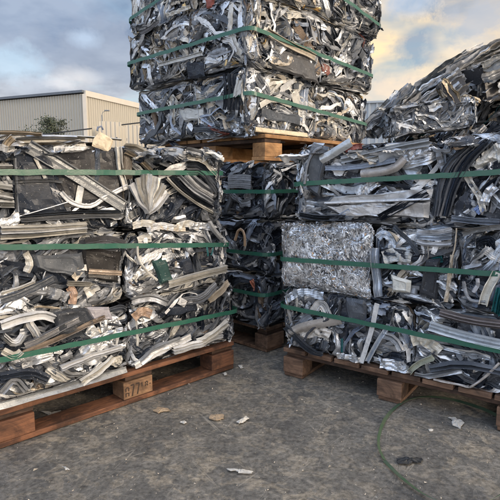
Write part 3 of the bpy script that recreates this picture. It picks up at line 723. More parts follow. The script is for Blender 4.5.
strip('T2l', [(184, 4), (190, 16)], 5, GOLD, 'crump', 'crumpled_sheet', face='left', w=.02, crump=.003)
strip('T2l', [(168, 20), (180, 17), (192, 16)], 6, CREAM, 'crump', 'crumpled_sheet', face='left', w=.016, crump=.004)
strip('T1l', [(142, 34), (150, 30), (160, 22)], 6, (.4, .4, .42, .3), 'fold', 'folded_sheet', face='left', w=.016)
# rear stack pieces
for k in range(7): strip('M2c', [(229, 176 + k * 1.9), (240, 175 + k * 2), (252, 176 + k * 2.1)], 1.8, GREY, 'box', 'ribbed_block', face='left', w=.018)
strip('M2c', [(272, 170), (282, 176), (276, 182)], 3, WHITE, 'flat', w=.02)
strip('M1c', [(236, 240), (240, 228), (246, 232), (246, 246)], 3, (.42, .29, .19, .1), 'tube', 'bent_hoop', face='left', w=.02)
strip('M1c', [(226, 238), (234, 252)], 3, LBLUE, 'flat', face='left', w=.02)
strip('M0c', [(251, 280), (255, 290)], 6, (.35, .12, .07, .1), 'crump', 'crumpled_sheet', face='left', w=.015, crump=.004, label='rusty orange scrap')

# ------------------------------------------------------------------ straps
def strap_ring(o, rz, a, b, zs, label, group, width=.0205, gap=.017, bow=.0):
    """closed band round a tier. o = front-left corner; zs = heights at fl, fr, br, bl"""
    c, s = math.cos(rz), math.sin(rz)
    g = gap; rad = .05; pts = []
    cor = [(-g, -g), (a + g, -g), (a + g, b + g), (-g, b + g)]
    for k in range(4):
        x0, y0 = cor[k]; x1, y1 = cor[(k + 1) % 4]; L = math.hypot(x1 - x0, y1 - y0); dx, dy = (x1 - x0) / L, (y1 - y0) / L
        n = max(6, int(L / .03))
        for i in range(n):
            t = rad / L + (1 - 2 * rad / L) * i / (n - 1)
            wv = .003 * math.sin(i * .9 + k) * math.sin(PI * t)
            z = zs[k] * (1 - t) + zs[(k + 1) % 4] * t - bow * math.sin(PI * t) + rng.normal(0, .0006)
            pts.append((x0 + dx * L * t + dy * wv, y0 + dy * L * t - dx * wv, z, dy, -dx))
        ex, ey = -dy, dx      # next side's direction
        cx_, cy_ = x1 - dx * rad + ex * rad, y1 - dy * rad + ey * rad; zc_ = pts[-1][2]
        for m in range(1, 5):
            th = m / 5 * PI / 2; nx, ny = dy * math.cos(th) + dx * math.sin(th), -dx * math.cos(th) + dy * math.sin(th)
            pts.append((cx_ + nx * rad, cy_ + ny * rad, zc_ * (1 - m / 5) + (zs[(k + 1) % 4]) * m / 5, nx, ny))
    V = []; n = len(pts)
    zr = float(np.mean(zs))
    for (x, y, z, nx, ny) in pts:
        wx, wy = (x) , (y)
        for (dn, dz) in ((.0, -.5), (.0012, -.5), (.0012, .5), (0, .5)):
            px_, py_ = wx + nx * dn, wy + ny * dn
            V.append((px_ - a / 2, py_ - b / 2, z - zr + dz * width))
    F = []
    for i in range(n):
        j = (i + 1) % n
        for k in range(4): F.append([i * 4 + k, i * 4 + (k + 1) % 4, j * 4 + (k + 1) % 4, j * 4 + k])
    mb = MB(); mb.add(V, F)
    e = mb.build('green_strap', M_STRAP, None, attr=False)
    ctr = np.array(o) + np.array([c, s]) * a / 2 + np.array([-s, c]) * b / 2
    e.location = (ctr[0], ctr[1], zr); e.rotation_euler = (0, 0, rz)
    tag(e, label, 'strap', group)
    return e
def zL(px, py, out=.017):
    p0 = np.append(LC - LIN * out, 0); n = np.append(LIN, 0); dd = ray(px, py); k = ((p0 - CO) @ n) / (dd @ n); q = CO + dd * k
    return q[2], float((LC - q[:2]) @ LX)
def zR(px, py, out=.017):
    p0 = np.append(RC - RIN * out, 0); n = np.append(RIN, 0); dd = ray(px, py); k = ((p0 - CO) @ n) / (dd @ n); q = CO + dd * k
    return q[2], float((q[:2] - RC) @ RX)
def ends(f, p, q, u0, u1):
    (za, ua), (zb, ub) = f(*p), f(*q); sl = (zb - za) / (ub - ua); return za + sl * (u0 - ua), za + sl * (u1 - ua)
GS = 'green straps round the bale stacks'
for i, (p, q, lab) in enumerate([((232, 312), (0, 360), 'green strap round the bottom tier of the left stack, sloping down to the left'), ((226, 245), (0, 247), 'green strap round the middle tier of the left stack'), ((219, 173), (0, 172), 'green strap round the top tier of the left stack')]):
    off = lt[i]['off']; far = sp[i] + .63
    zf, zn = ends(zL, p, q, off, far)
    strap_ring(LC - LX * far, LR, far - off, .78, (zn, zf, zf, zn), lab, GS)
for i, (p, q, off, lab) in enumerate([((282, 306), (500, 351), -.012, 'green strap round the bottom tier of the right stack'), ((281, 259), (500, 274), -.015, 'green strap across the shredded silver bale'), ((298, 184), (500, 172), .055, 'green strap round the top tier of the right stack')]):
    za, zb = ends(zR, p, q, off, 1.24)
    strap_ring(RC + RX * off, RR, 1.24 - off, .78, (za, zb, zb, za), lab, GS)
for i in range(3):
    z, h = [(.146, .29), (.442, .30), (.748, .315)][i]; o = MC + TX * (.02 * (i - 1))
    zc = z + h * [.68, .40, .48][i]
    strap_ring(o, TR, 1.19, 1.06, (zc, zc + .01, zc, zc - .01), f'green strap round the {ML[i]} tier of the shaded rear stack', GS)
def zT(px, py, face, i):
    B = BALES[f'T{i}{"r" if face=="front" else "l"}']; l, W = to_local(B, px, py, face, .01); return l[2] + B['ctr'][2]
for i, (cpx, lpx, rpx) in enumerate([((250, 93), (148, 113), (362, 125)), ((250, 28), (137, 62), (368, 76)), (None, (134, 19), (366, 22))]):
    ox, oy, a, b = toff[i]; o = TC0 + TX * ox + TIN * oy
    zc = CAM_H + (at(cpx[0], cpx[1], o[1])[2] - CAM_H) if cpx else tz[i][0] + .24
    zl = zT(*lpx, 'left', i); zr_ = zT(*rpx, 'front', i)
    print('tower strap', i, zc, zl, zr_)
    strap_ring(o, TR, a, b, (zc, zr_, zr_, zl), f'green strap round the {TL[i]} tier of the tall stack', GS, width=.021)

# ------------------------------------------------------------------ stencil on the middle block of the left pallet
blk = None
for o in lblocks:
    if abs(o.location.x) < .02 and o.location.y < -.3: blk = o
mbk = MB(); yy = -.048 - .0012
def seg(x0, z0, x1, z1, t):
    dx, dz = x1 - x0, z1 - z0; L = math.hypot(dx, dz); nx, nz = -dz / L * t / 2, dx / L * t / 2
    q = [(x0 - nx, z0 - nz), (x1 - nx, z1 - nz), (x1 + nx, z1 + nz), (x0 + nx, z0 + nz)]
    mbk.add([(x, yy, z) for x, z in q] + [(x, yy + .0011, z) for x, z in q], [[0, 1, 2, 3], [4, 7, 6, 5], [0, 4, 5, 1], [1, 5, 6, 2], [2, 6, 7, 3], [3, 7, 4, 0]])
def gA(x, h, w, z=.012):
    seg(x, z, x, z + h * .42, .0045); seg(x, z + h * .58, x, z + h * .95, .0045); seg(x + w, z, x + w, z + h * .42, .0045); seg(x + w, z + h * .55, x + w, z + h * .95, .0045); seg(x + .002, z + h, x + w - .001, z + h, .005); seg(x + .003, z + h * .38, x + w - .003, z + h * .38, .004)
def g7(x, h, w, z=.012):
    seg(x, z + h, x + w, z + h, .006); seg(x + w - .001, z + h - .004, x + w * .35, z, .006)
gA(-.062, .040, .014); g7(-.038, .050, .017, .008); g7(-.012, .048, .017, .010)
seg(.018, .038, .018, .056, .005); seg(.013, .052, .018, .056, .003)
gA(.036, .020, .010, .034); seg(.056, .040, .062, .040, .004)
st = mbk.build('stencil_mark', M_INK, blk, attr=False); st['label'] = 'dark stencilled characters on the block face'
blk['label'] = 'pale block with dark stencilled characters'
blk.data.materials[0] = M_WOOD_P

# ------------------------------------------------------------------ ground
def ground_material():
    m, t, b = mat('yard_concrete'); P = geo_pos(t)
    big = noise(t, P, 1.3, 7, .6, .3); mid = noise(t, P, 7, 8, .65, .5); fine = noise(t, P, 60, 8, .7); grit = noise(t, P, 260, 4, .7)
    c = mix(t, ramp(t, mid, [(.35, (0, 0, 0)), (.65, (1, 1, 1))]), (.095, .091, .084), (.165, .153, .134))
    mp = t.n('ShaderNodeMapping'); mp.inputs['Rotation'].default_value = (0, 0, .6); mp.inputs['Scale'].default_value = (1, 1.15, 1); t.l(P, mp.inputs[0])
    sand = noise(t, mp.outputs[0], 11, 9, .72, .9)
    sandm = math_(t, 'MULTIPLY', ramp(t, sand, [(.50, (0, 0, 0)), (.57, (1, 1, 1))]), ramp(t, big, [(.38, (.35, .35, .35)), (.56, (1, 1, 1))]))
    c = mix(t, math_(t, 'MULTIPLY', sandm, .6), c, (.31, .265, .20))
    dk = ramp(t, noise(t, P, 2.3, 6, .6, 1.0), [(.48, (0, 0, 0)), (.64, (1, 1, 1))])
    c = mix(t, math_(t, 'MULTIPLY', dk, .35), c, (.05, .05, .052))
    fs = ramp(t, fine, [(.33, (.38, .38, .38)), (.66, (1.6, 1.6, 1.6))]); c = mix(t, .85, c, fs, 'MULTIPLY')
    f2 = ramp(t, noise(t, P, 24, 7, .7, .6), [(.36, (.82, .82, .82)), (.64, (1.18, 1.18, 1.18))]); c = mix(t, .8, c, f2, 'MULTIPLY')
    sp_ = ramp(t, grit, [(.66, (0, 0, 0)), (.74, (1, 1, 1))]); c = mix(t, math_(t, 'MULTIPLY', sp_, .5), c, (.42, .38, .32))
    # scratches left by dragged metal
    for ang, sc in ((.5, 3.0), (-.9, 4.2), (1.9, 3.6), (.95, 2.2), (2.5, 5)):
        m1 = t.n('ShaderNodeMapping'); m1.inputs['Rotation'].default_value = (0, 0, ang); m1.inputs['Location'].default_value = (ang * 3, sc, 0); t.l(P, m1.inputs[0]); m2 = t.n('ShaderNodeMapping'); m2.inputs['Scale'].default_value = (sc * .30, sc * 4.5, 1); t.l(m1.outputs[0], m2.inputs[0])
        s = noise(t, m2.outputs[0], 1.6, 1, .5, .3)
        line = ramp(t, s, [(.665, (0, 0, 0)), (.675, (1, 1, 1)), (.685, (0, 0, 0))])
        c = mix(t, math_(t, 'MULTIPLY', math_(t, 'MULTIPLY', line, ramp(t, mid, [(.4, (0, 0, 0)), (.6, (1, 1, 1))])), .75), c, (.34, .31, .26))
    t.l(c, b.inputs['Base Color'])
    t.l(math_(t, 'SUBTRACT', .92, math_(t, 'MULTIPLY', dk, .25)), b.inputs['Roughness'])
    h = math_(t, 'ADD', math_(t, 'MULTIPLY', fine, .6), math_(t, 'ADD', math_(t, 'MULTIPLY', mid, 1.2), math_(t, 'MULTIPLY', grit, .35)))
    bump(t, b, h, .9, .006)
    return m
mb = MB()
def gridsheet(x0, x1, y0, y1, n, f):
    uu, vv = np.meshgrid(np.linspace(x0, x1, n), np.linspace(y0, y1, n), indexing='ij'); G = np.stack([uu.ravel(), vv.ravel(), 0 * uu.ravel()], 1); G[:, 2] = f(G); return G, grid_faces(n, n)
xs = np.r_[-900, -300, -100, -40, -20, -10, np.linspace(-5, 5, 161), 10, 20, 40, 100, 300, 900]
uu, vv = np.meshgrid(xs, xs + 2.0, indexing='ij'); G = np.stack([uu.ravel(), vv.ravel(), 0 * uu.ravel()], 1)
near = (np.abs(G[:, 0]) < 5) & (np.abs(G[:, 1] - 2) < 5)
G[:, 2] = np.where(near, vnoise(G, .35, 5) * .0025 + vnoise(G, .12, 6) * .001 - .003, -.003)
mb.add(G, grid_faces(len(xs), len(xs)), smooth=True)
tag(mb.build('ground', ground_material(), attr=False), kind='structure')

# litter --------------------------------------------------------------
def flake(name, outline_px, m, label, cat, group=None, thick=.002, curl=.006, up=.004, parts=None):
    P = [ground(x, y) for x, y in outline_px]; ctr = np.mean(P, 0); P = [p - ctr for p in P]
    r0 = np.random.default_rng(int(outline_px[0][0] * 7)); Q = []
    for i_ in range(len(P)):
        a0, b0 = P[i_], P[(i_ + 1) % len(P)]; l0 = np.linalg.norm(b0 - a0)
        for f_ in (0, .25, .5, .75): Q.append((a0 * (1 - f_) + b0 * f_) * .9 + r0.normal(0, l0 * .07, 3) * [1, 1, 0])
    P = Q
    n = len(P); mb = MB(); V = []
    r = np.random.default_rng(len(label) + int(outline_px[0][0]))
    rings = [1, .66, .33]
    for zt in (thick, 0):
        for s in rings:
            for p in P: V.append((p[0] * s, p[1] * s, up * .3 + curl * (1 - s) * r.uniform(.3, 1) + zt + r.uniform(0, curl * .4)))
        V.append((0, 0, up * .3 + curl * .7 + zt))
    F = []; k = len(rings) * n + 1
    for side in (0, 1):
        b0 = side * k
        for ri in range(len(rings) - 1):
            for i in range(n):
                j = (i + 1) % n; q = [b0 + ri * n + i, b0 + ri * n + j, b0 + (ri + 1) * n + j, b0 + (ri + 1) * n + i]; F.append(q if side == 0 else q[::-1])
        ri = len(rings) - 1
        for i in range(0, n, 1):
            j = (i + 1) % n; q = [b0 + ri * n + i, b0 + ri * n + j, b0 + k - 1, b0 + k - 1]
            F.append(q)
    for i in range(n): j = (i + 1) % n; F.append([i, k + i, k + j, j])
    # split degenerate quads out as small triangles via bmesh-free path
    me = bpy.data.meshes.new(name); me.from_pydata([tuple(v) for v in V], [], [tuple(dict.fromkeys(f)) for f in F]); me.validate(); me.materials.append(m)
    o = bpy.data.objects.new(name, me); C.objects.link(o); o.location = (ctr[0], ctr[1], 0); tag(o, label, cat, group); return o
flake('paper_scrap', [(448, 418), (452, 417), (464, 422), (461, 430), (454, 427)], M_PAPER, 'white torn piece of paper on the ground before the right pallet', 'paper')
flake('black_rag', [(395, 460), (403, 458), (412, 461), (422, 457), (424, 465), (414, 463), (406, 466), (396, 465)], M_DARK, 'ragged black plastic scrap inside the hoop on the ground', 'plastic scrap', curl=.012)
flake('wood_chip', [(208, 418), (213, 415), (224, 415), (225, 419), (217, 422), (209, 420)], M_CHIP, 'flat tan wood chip, largest bit in the middle of the ground', 'wood chip', thick=.004)
flake('wood_chip', [(152, 411), (158, 408), (168, 409), (172, 412), (163, 412), (156, 414)], M_CHIP, 'tan wood chip below the middle of the left pallet', 'wood chip', thick=.003)
flake('foil_scrap', [(236, 423), (241, 421), (247, 417), (249, 419), (244, 423), (239, 425)], M_PAPER, 'twisted pale foil strip right of the largest wood chip', 'foil scrap', curl=.01)
flake('foil_scrap', [(225, 469), (232, 470), (245, 472), (254, 473), (252, 475), (240, 474), (227, 471)], M_PAPER, 'long thin white strip lying near the bottom of the picture', 'foil scrap', curl=.008)
flake('foil_scrap', [(238, 366), (242, 365), (243, 369), (240, 369)], M_PAPER, 'small white crumb at the corner of the left pallet', 'foil scrap')
flake('foil_scrap', [(224, 373), (227, 373), (227, 376), (224, 376)], M_PAPER, 'tiny white crumb nearest the left pallet edge', 'foil scrap')
flake('foil_scrap', [(62, 467), (67, 469), (70, 471), (66, 471)], M_PAPER, 'small bright white flake at lower left', 'foil scrap')
flake('foil_scrap', [(428, 430), (433, 430), (433, 432), (429, 432)], M_PAPER, 'tiny pale crumb left of the torn paper', 'foil scrap')
flake('foil_scrap', [(41, 411), (52, 415), (62, 411), (56, 416), (47, 417)], M_PAPER, 'white scrap lying under the left pallet', 'foil scrap')
flake('foil_scrap', [(180, 423), (184, 421), (187, 423), (184, 425)], M_PAPER, 'small grey flake left of the largest wood chip', 'foil scrap')
# fine debris nobody could count
mb = MB(); r = np.random.default_rng(4)
n = 5200; x = r.uniform(-1.6, 2.0, n); y = r.uniform(.7, 3.4, n); s = r.uniform(.0008, .0028, n) * (1 + (r.random(n) < .03) * .7)
for k in range(n):
    q = r.normal(0, 1, (4, 3)) * s[k]; q[:, 2] = np.abs(q[:, 2]) * .6
    v = np.array([[q[0, 0], q[0, 1], 0], [q[1, 0], q[1, 1], 0], [q[2, 0], q[2, 1], 0], [q[3, 0] * .3, q[3, 1] * .3, s[k] * 1.4]]) + [x[k], y[k], -.001]
    g = r.uniform(.10, .5); cc = (g, g * .9, g * .76, 0)
    mb.add(v, [[0, 1, 3, 3], [1, 2, 3, 3], [2, 0, 3, 3]], cc)
V = np.concatenate(mb.V); F = np.concatenate(mb.F)
me = bpy.data.meshes.new('grit'); me.from_pydata(V.tolist(), [], F[:, :3].tolist())
a = me.color_attributes.new('col', 'FLOAT_COLOR', 'POINT'); a.data.foreach_set('color', np.concatenate(mb.Cc).astype(np.float32).ravel())
mg, tg, bg_ = mat('grit_stone'); at_ = tg.n('ShaderNodeAttribute', _attribute_name='col'); tg.l(at_.outputs['Color'], bg_.inputs['Base Color']); bg_.inputs['Roughness'].default_value = .8
me.materials.append(mg); o = bpy.data.objects.new('loose_grit', me); C.objects.link(o); tag(o, 'loose grit and metal crumbs scattered over the concrete', 'grit', kind='stuff')

# loose strap hoop on the ground
hp = [(386, 462), (378, 448), (383, 425), (394, 410), (412, 400), (436, 398), (462, 403), (490, 414), (520, 435), (530, 470), (500, 500), (460, 508), (428, 499), (405, 482), (392, 469), (386, 462)]
P = np.array([ground(x, y) for x, y in hp]); P = dens(P, .02); P = dens(P, .015)
mb = MB(); nP = len(P); T = np.gradient(P, axis=0); T /= np.linalg.norm(T, axis=1, keepdims=True); Nn = np.stack([-T[:, 1], T[:, 0], 0 * T[:, 0]], 1)
V = []
for i in range(nP):
    tl = .35 + .5 * math.sin(i * .13)
    up = np.array([0, 0, 1.]) * math.sin(tl) + Nn[i] * math.cos(tl)
    base = P[i] + [0, 0, .001 + .004 * (1 + math.sin(i * .21))]
    nn = np.cross(T[i], up) * .0012
    V += [base, base + nn, base + nn + up * .013, base + up * .013]
F = [[i * 4 + k, i * 4 + (k + 1) % 4, (i + 1) * 4 + (k + 1) % 4, (i + 1) * 4 + k] for i in range(nP - 1) for k in range(4)]
mb.add(V, F); tag(mb.build('strap_hoop', M_HOOP, attr=False), 'loose loop of green strapping lying on the ground at lower right', 'strap loop')

# ------------------------------------------------------------------ scrap heap at right
def mound(x, y):
    """height of the heap"""
    h = 2.9 * np.exp(-(((x - 4.4) / 1.95) ** 2 + ((y - 7.9) / 2.0) ** 2) ** 1.2)
    h2 = 1.55 * np.exp(-((x - 2.2) / .8) ** 2 - ((y - 7.0) / 1.4) ** 2)
    h3 = 1.62 * np.exp(-((x - 3.1) / 1.15) ** 2 - ((y - 6.9) / 1.0) ** 2)
    return np.maximum(np.maximum(h, h2), h3)
mb = MB(); r = np.random.default_rng(77); n = 60
uu, vv = np.meshgrid(np.linspace(.8, 8, n), np.linspace(4.4, 10.5, n), indexing='ij'); G = np.stack([uu.ravel(), vv.ravel(), 0 * uu.ravel()], 1)
G[:, 2] = mound(G[:, 0], G[:, 1]) - .12 + vnoise(G, .2, 3) * .08
mb.add(G, grid_faces(n, n), (.05, .05, .055, .2))
k = 0
HP = [((.42, .43, .45, .6), 5), (GREY, 6), (DGREY, 5), ((.34, .28, .21, .1), 2), (BLACK, 3), (BLUE, 2), ((.46, .46, .45, 0), 3), (RED, .25), (TEAL, .4)]
STY['heap'] = HP
while k < 3600:
    x = r.uniform(1.2, 6.5); y = r.uniform(4.9, 9); z = mound(x, y)
    if z < .25: continue
    k += 1
    e_ = .05; nx = (mound(x - e_, y) - mound(x + e_, y)) / (2 * e_); ny = (mound(x, y - e_) - mound(x, y + e_)) / (2 * e_)
    W = np.array([nx, ny, 1.]); W /= np.linalg.norm(W); W = W + r.normal(0, .3, 3); W /= np.linalg.norm(W)
    th = r.normal(.6, .5); D = np.array([math.cos(th), r.normal(0, .3), math.sin(th) * .8]); D -= W * (D @ W); D /= np.linalg.norm(D)
    L = r.uniform(.15, .6); ns = 20; s = np.linspace(-.5, .5, ns)
    P = np.array([x, y, z]) + D * (s * L)[:, None] + W * (r.uniform(-.06, .03) + r.normal(0, .006, ns).cumsum())[:, None]
    kind = ['fold', 'crump', 'flat', 'chan', 'tube'][int(r.choice(5, p=[.52, .12, .16, .12, .08]))]
    wd = r.uniform(.03, .13) if kind in ('fold', 'crump') else r.uniform(.01, .04)
    sheet(mb, P, W, wd, kind, pick('heap', r), r, r.normal(0, .4), .1, (1, 1), .002, .009 if kind == 'crump' else .002)
tag(mb.build('scrap_heap', M_SCRAP), 'tangled heap of loose scrap metal piled up behind the right stack', 'scrap heap', kind='stuff')

def bundle(loc, rot, L, Wd, H, nlay, pal, label, name='sheet_bundle', seed=1, arch=0.0, group='large bundles lying on the scrap heap', cat='scrap bundle'):
    r = np.random.default_rng(seed); e = empty(name, loc, rot=rot); tag(e, label, cat, group)
    mb = MB(); post = make_clamp(L * 1.1, Wd * 1.05, H * 1.3, seed, rad=.08, soft=.4, bulge=.03, ns=.03)
    for k in range(nlay):
        t = k / max(1, nlay - 1); ang = r.normal(0, .1)
        yy = r.uniform(-Wd / 2, Wd / 2); z = H * r.uniform(.0, 1)
        l2 = L * r.uniform(.5, 1.02); c0 = r.uniform(-.5, .5) * (L - l2)
        s = np.linspace(-.5, .5, 44)
        P = np.stack([c0 + s * l2, yy + s * l2 * ang, z + arch * (1 - (2 * s) ** 2) + np.interp(s, np.linspace(-.5, .5, 12), r.normal(0, .009, 12).cumsum())], 1)
        kind = ['fold', 'flat', 'chan', 'fold'][k % 4]
        cc = np.array(pal[int(r.integers(len(pal)))]); cc[:3] *= r.uniform(.8, 1.15)
        sheet(mb, P, np.array([0, 0, 1.]) if r.random() < .4 else np.array([0, -1., 0]), r.uniform(.05, .22) * min(1, Wd + .3), kind, cc.clip(0, 1), r, r.normal(0, .35), .03, (1, 1), .0015, .0015, post)
    mb.box(-L * .44, L * .44, -Wd * .38, Wd * .38, H * .05, H * .9, (.05, .05, .055, .2))
    mb.build('crushed_metal', M_SCRAP, e)
    return e
p = at(455, 92, 7.0)
BG = [(.34, .35, .37, .4), (.42, .42, .42, .3), (.22, .23, .25, .3), (.34, .32, .29, .2), (.08, .09, .10, .1), (.46, .48, .50, .6)]
bundle(at(463, 92, 7.2), (0, math.radians(-31), math.radians(8)), 1.5, .7, .34, 110, BG, 'long slanting bundle of grey sheets on top of the scrap heap', seed=5, arch=.02)
bundle(at(494, 96, 6.9), (math.radians(5), math.radians(-20), math.radians(20)), .9, .7, .50, 80, BG, 'stout bundle of grey sheets at the right edge of the heap', seed=15)
bundle(at(436, 112, 6.6), (0, math.radians(-34), math.radians(-12)), .95, .6, .26, 70, BG, 'middle bundle of grey sheets leaning under the long slanting one', seed=25)
bundle(at(393, 118, 6.6), (0, math.radians(-44), math.radians(10)), .80, .5, .17, 60, BG, 'small leaning bundle of grey sheets at the left end of the heap', seed=6)
bundle(at(444, 97, 6.0), (math.radians(8), math.radians(52), math.radians(-6)), .34, .30, .10, 26, [(.50, .41, .28, .2), (.46, .39, .29, .2), (.30, .27, .23, .2)], 'folded bundle with golden sunlight painted in, in mid heap', seed=8)  # golden sunlight is put into these base colours
bundle(at(468, 104, 6.0), (0, math.radians(28), 0), .20, .2, .08, 12, [(.50, .41, .28, .2)], 'small yellowish scrap block just right of the folded bundle', seed=9)
# grey crumpled bale lying on the heap
STY['hg'] = [((.36, .38, .41, .4), 5), ((.28, .30, .33, .3), 4), (SILVER, 1), (DGREY, 1)]
a_, b_, h_ = .98, .6, .34
pp = at(392, 131, 5.9)
bale('H', pp[:2], math.radians(-3), a_, b_, pp[2], h_, 'hg', 'grey crumpled bale lying low on the heap in front of the bundles', ('front', 'left', 'right', 'top'), 340, .15, .4, 600, big=1.9, group=None)
BALES['H']['e'].rotation_euler = (0, math.radians(-6), math.radians(-3))

# ------------------------------------------------------------------ corrugated cladding
def corr(mb, p0, p1, z0, z1, pitch=.25, depth=.045, ridge=.45, thick=.0):
    p0 = np.array(p0[:2], float); p1 = np.array(p1[:2], float); L = np.linalg.norm(p1 - p0); D = (p1 - p0) / L; Nn = np.array([D[1], -D[0]])
    n = int(L / pitch); prof = []
    for k in range(n):
        s = k * pitch
        prof += [(s, 0), (s + pitch * (1 - ridge) - .02, 0), (s + pitch * (1 - ridge), depth), (s + pitch - .02, depth)]
    prof.append((n * pitch, 0))
    V = []
    for s, dd in prof:
        q = p0 + D * s + Nn * dd; V += [(q[0], q[1], z0), (q[0], q[1], z1)]
    m = len(prof); mb.add(V, [[2 * i, 2 * i + 2, 2 * i + 3, 2 * i + 1] for i in range(m - 1)])
M_CLAD = simple('cladding_cream', (.44, .41, .355), .5, 0, .6, .12, 0, (.42, .38, .31))
M_CLAD_L = simple('cladding_cream_weathered', (.42, .40, .35), .5, 0, .6, .15, 0, (.36, .34, .31))
M_GUT = simple('gutter_grey', (.13, .15, .18), .5)
M_TRIM = simple('trim_cream', (.60, .56, .50), .5, 0, 1, .1, 0)
M_ROOF = simple('roof_grey', (.33, .34, .35), .5, 0, 1, .2, 0)
def loc(p, c): return (p[0] - c[0], p[1] - c[1])
wc = at(84, 90, 37); ztop = wc[2]
dl = at(0, 96.5, 40.2)[:2] - wc[:2]; dl /= np.linalg.norm(dl); dr = np.array([-dl[1], dl[0]])
if dr[1] < 0: dr = -dr
wh = empty('warehouse', (wc[0], wc[1], 0)); tag(wh, 'large cream corrugated metal warehouse behind the left stack', 'warehouse')
A = dl * 30; B_ = dr * 34
mb = MB(); corr(mb, A, (0, 0), 0, ztop - .25); mb.build('wall', M_CLAD_L, wh, attr=False)['label'] = 'weathered front wall'
mb = MB(); corr(mb, (0, 0), B_, 0, ztop - .25); mb.build('wall', M_CLAD, wh, attr=False)['label'] = 'sunlit side wall'
mb = MB(); q = A + B_; corr(mb, B_, q, 0, ztop - .2); corr(mb, q, A, 0, ztop - .2); mb.build('wall', M_CLAD, wh, attr=False)
def beam(mb, p, q, z0, z1, w, z0b=None, z1b=None):
    p = np.array(p, float); q = np.array(q, float); D = (q - p) / np.linalg.norm(q - p); N_ = np.array([D[1], -D[0]]) * w
    z0b = z0 if z0b is None else z0b; z1b = z1 if z1b is None else z1b
    V = [(*(p - N_ * .2), z0), (*(p + N_), z0), (*(q + N_), z0b), (*(q - N_ * .2), z0b), (*(p - N_ * .2), z1), (*(p + N_), z1), (*(q + N_), z1b), (*(q - N_ * .2), z1b)]
    mb.add(V, [[0, 1, 2, 3], [4, 7, 6, 5], [0, 4, 5, 1], [1, 5, 6, 2], [2, 6, 7, 3], [3, 7, 4, 0]])
mb = MB(); beam(mb, A, -dl * -.0, ztop - .19, ztop - .02, .22); mb.build('gutter', M_GUT, wh, attr=False)
mb = MB(); beam(mb, dr * 0, B_, ztop - .42, ztop - .02, .14); mb.build('fascia', M_TRIM, wh, attr=False)
mb = MB(); mb.box(-.09, .16, -.16, .09, 0, ztop - .30); mb.build('corner_trim', M_TRIM, wh, attr=False)
mb = MB(); c4 = [np.zeros(2), A, q, B_]; mid1 = (c4[0] + c4[1]) / 2; 
mb.add([(*c4[0], ztop - .05), (*c4[1], ztop - .05), (*c4[2], ztop - .05), (*c4[3], ztop - .05), (*((c4[0] + c4[3]) / 2 * 0 + c4[0] * .5 + c4[2] * .5), ztop + .1)], [[0, 1, 2, 3]]); mb.build('roof', M_ROOF, wh, attr=False)

# corrugated hoarding seen right of the tower
M_HOARD = simple('hoarding_grey', (.36, .40, .44), .5, 0, .8, .15, 0, (.25, .27, .29))
h0 = at(340, 103, 22); h1 = at(436, 93, 21.0)
hd = empty('corrugated_fence', (h0[0], h0[1], 0)); tag(hd, 'tall pale grey corrugated fence between the tall stack and the heap', 'fence')
mb = MB(); corr(mb, (0, 0), h1[:2] - h0[:2], 0, h0[2] - .05, .32, .05, .3); mb.build('cladding', M_HOARD, hd, attr=False)
mb = MB(); beam(mb, (0, 0), h1[:2] - h0[:2], h0[2] - .06, h0[2] + .02, .09); mb.build('top_rail', M_HOARD, hd, attr=False)
mb = MB()
for k in range(5):
    s = (h1[:2] - h0[:2]) * k / 4; mb = MB(); mb.box(s[0] - .05, s[0] + .05, s[1] + .06, s[1] + .16, 0, h0[2] - .08); mb.build('post', M_GUT, hd, attr=False)

# upright corrugated panels behind the left stack
M_PAN = simple('panel_cream', (.50, .46, .39), .5, 0, 2, .15, 0, (.4, .35, .28))
def stand_panel(px0, px1, ytop, Y, lab, tilt):
    p, q = at(px0, ytop, Y), at(px1, ytop + tilt, Y + .25); e = empty('upright_screen', (p[0], p[1], 0)); tag(e, lab, 'metal panel', 'upright corrugated panels behind the left stack')
    mb = MB(); corr(mb, (0, 0), q[:2] - p[:2], 0, p[2], .09, .022, .4); mb.build('sheet', M_PAN, e, attr=False)
    mb = MB(); L = q[:2] - p[:2]
    for zz in (.3, p[2] - .25): beam(mb, (0, .03), L + [0, .03], zz, zz + .05, -.04)
    mb.build('rail', M_GUT, e, attr=False)
stand_panel(92, 100, 126, 10.6, 'short narrow cream corrugated panel, leftmost of the upright ones', 0)
stand_panel(99, 123, 121, 10.2, 'tallest wide cream corrugated panel standing behind the left stack', .5)
stand_panel(117, 126, 126, 9.6, 'narrow cream corrugated panel overlapping the tallest panel', 0)
stand_panel(126, 150, 125, 10.4, 'cream corrugated panel next to the tall stack', 2)

# lamp post
lp0 = at(102, 118, 30); e = empty('street_lamp', (lp0[0], lp0[1], 0)); tag(e, 'thin grey lamp post with a small head before the warehouse', 'street lamp')
M_POST = simple('post_grey', (.22, .24, .26), .5)
zt = at(107, 111, 30)[2]; zp = at(102, 115, 30)[2]
mb = MB()
for z0, z1, w in ((0, 1.2, .06), (1.2, zp, .028)): mb.box(-w, w, -w, w, z0, z1)
mb.build('pole', M_POST, e, attr=False)
mb = MB(); P = np.array([[0, 0, zp - .02], [.03, 0, zp + .12], [.14, 0, zt - .02], [.22, 0, zt]]); sheet(mb, dens(P, .04), np.array([0, -1., 0]), .025, 'box', (1, 1, 1, 0), rng, 0, 0, (1, 1), 0, 0); mb.build('arm', M_POST, e, attr=False)
mb = MB(); mb.box(.16, .46, -.08, .08, zt - .01, zt + .06); mb.build('lamp_head', M_POST, e, attr=False, bevel=.03)

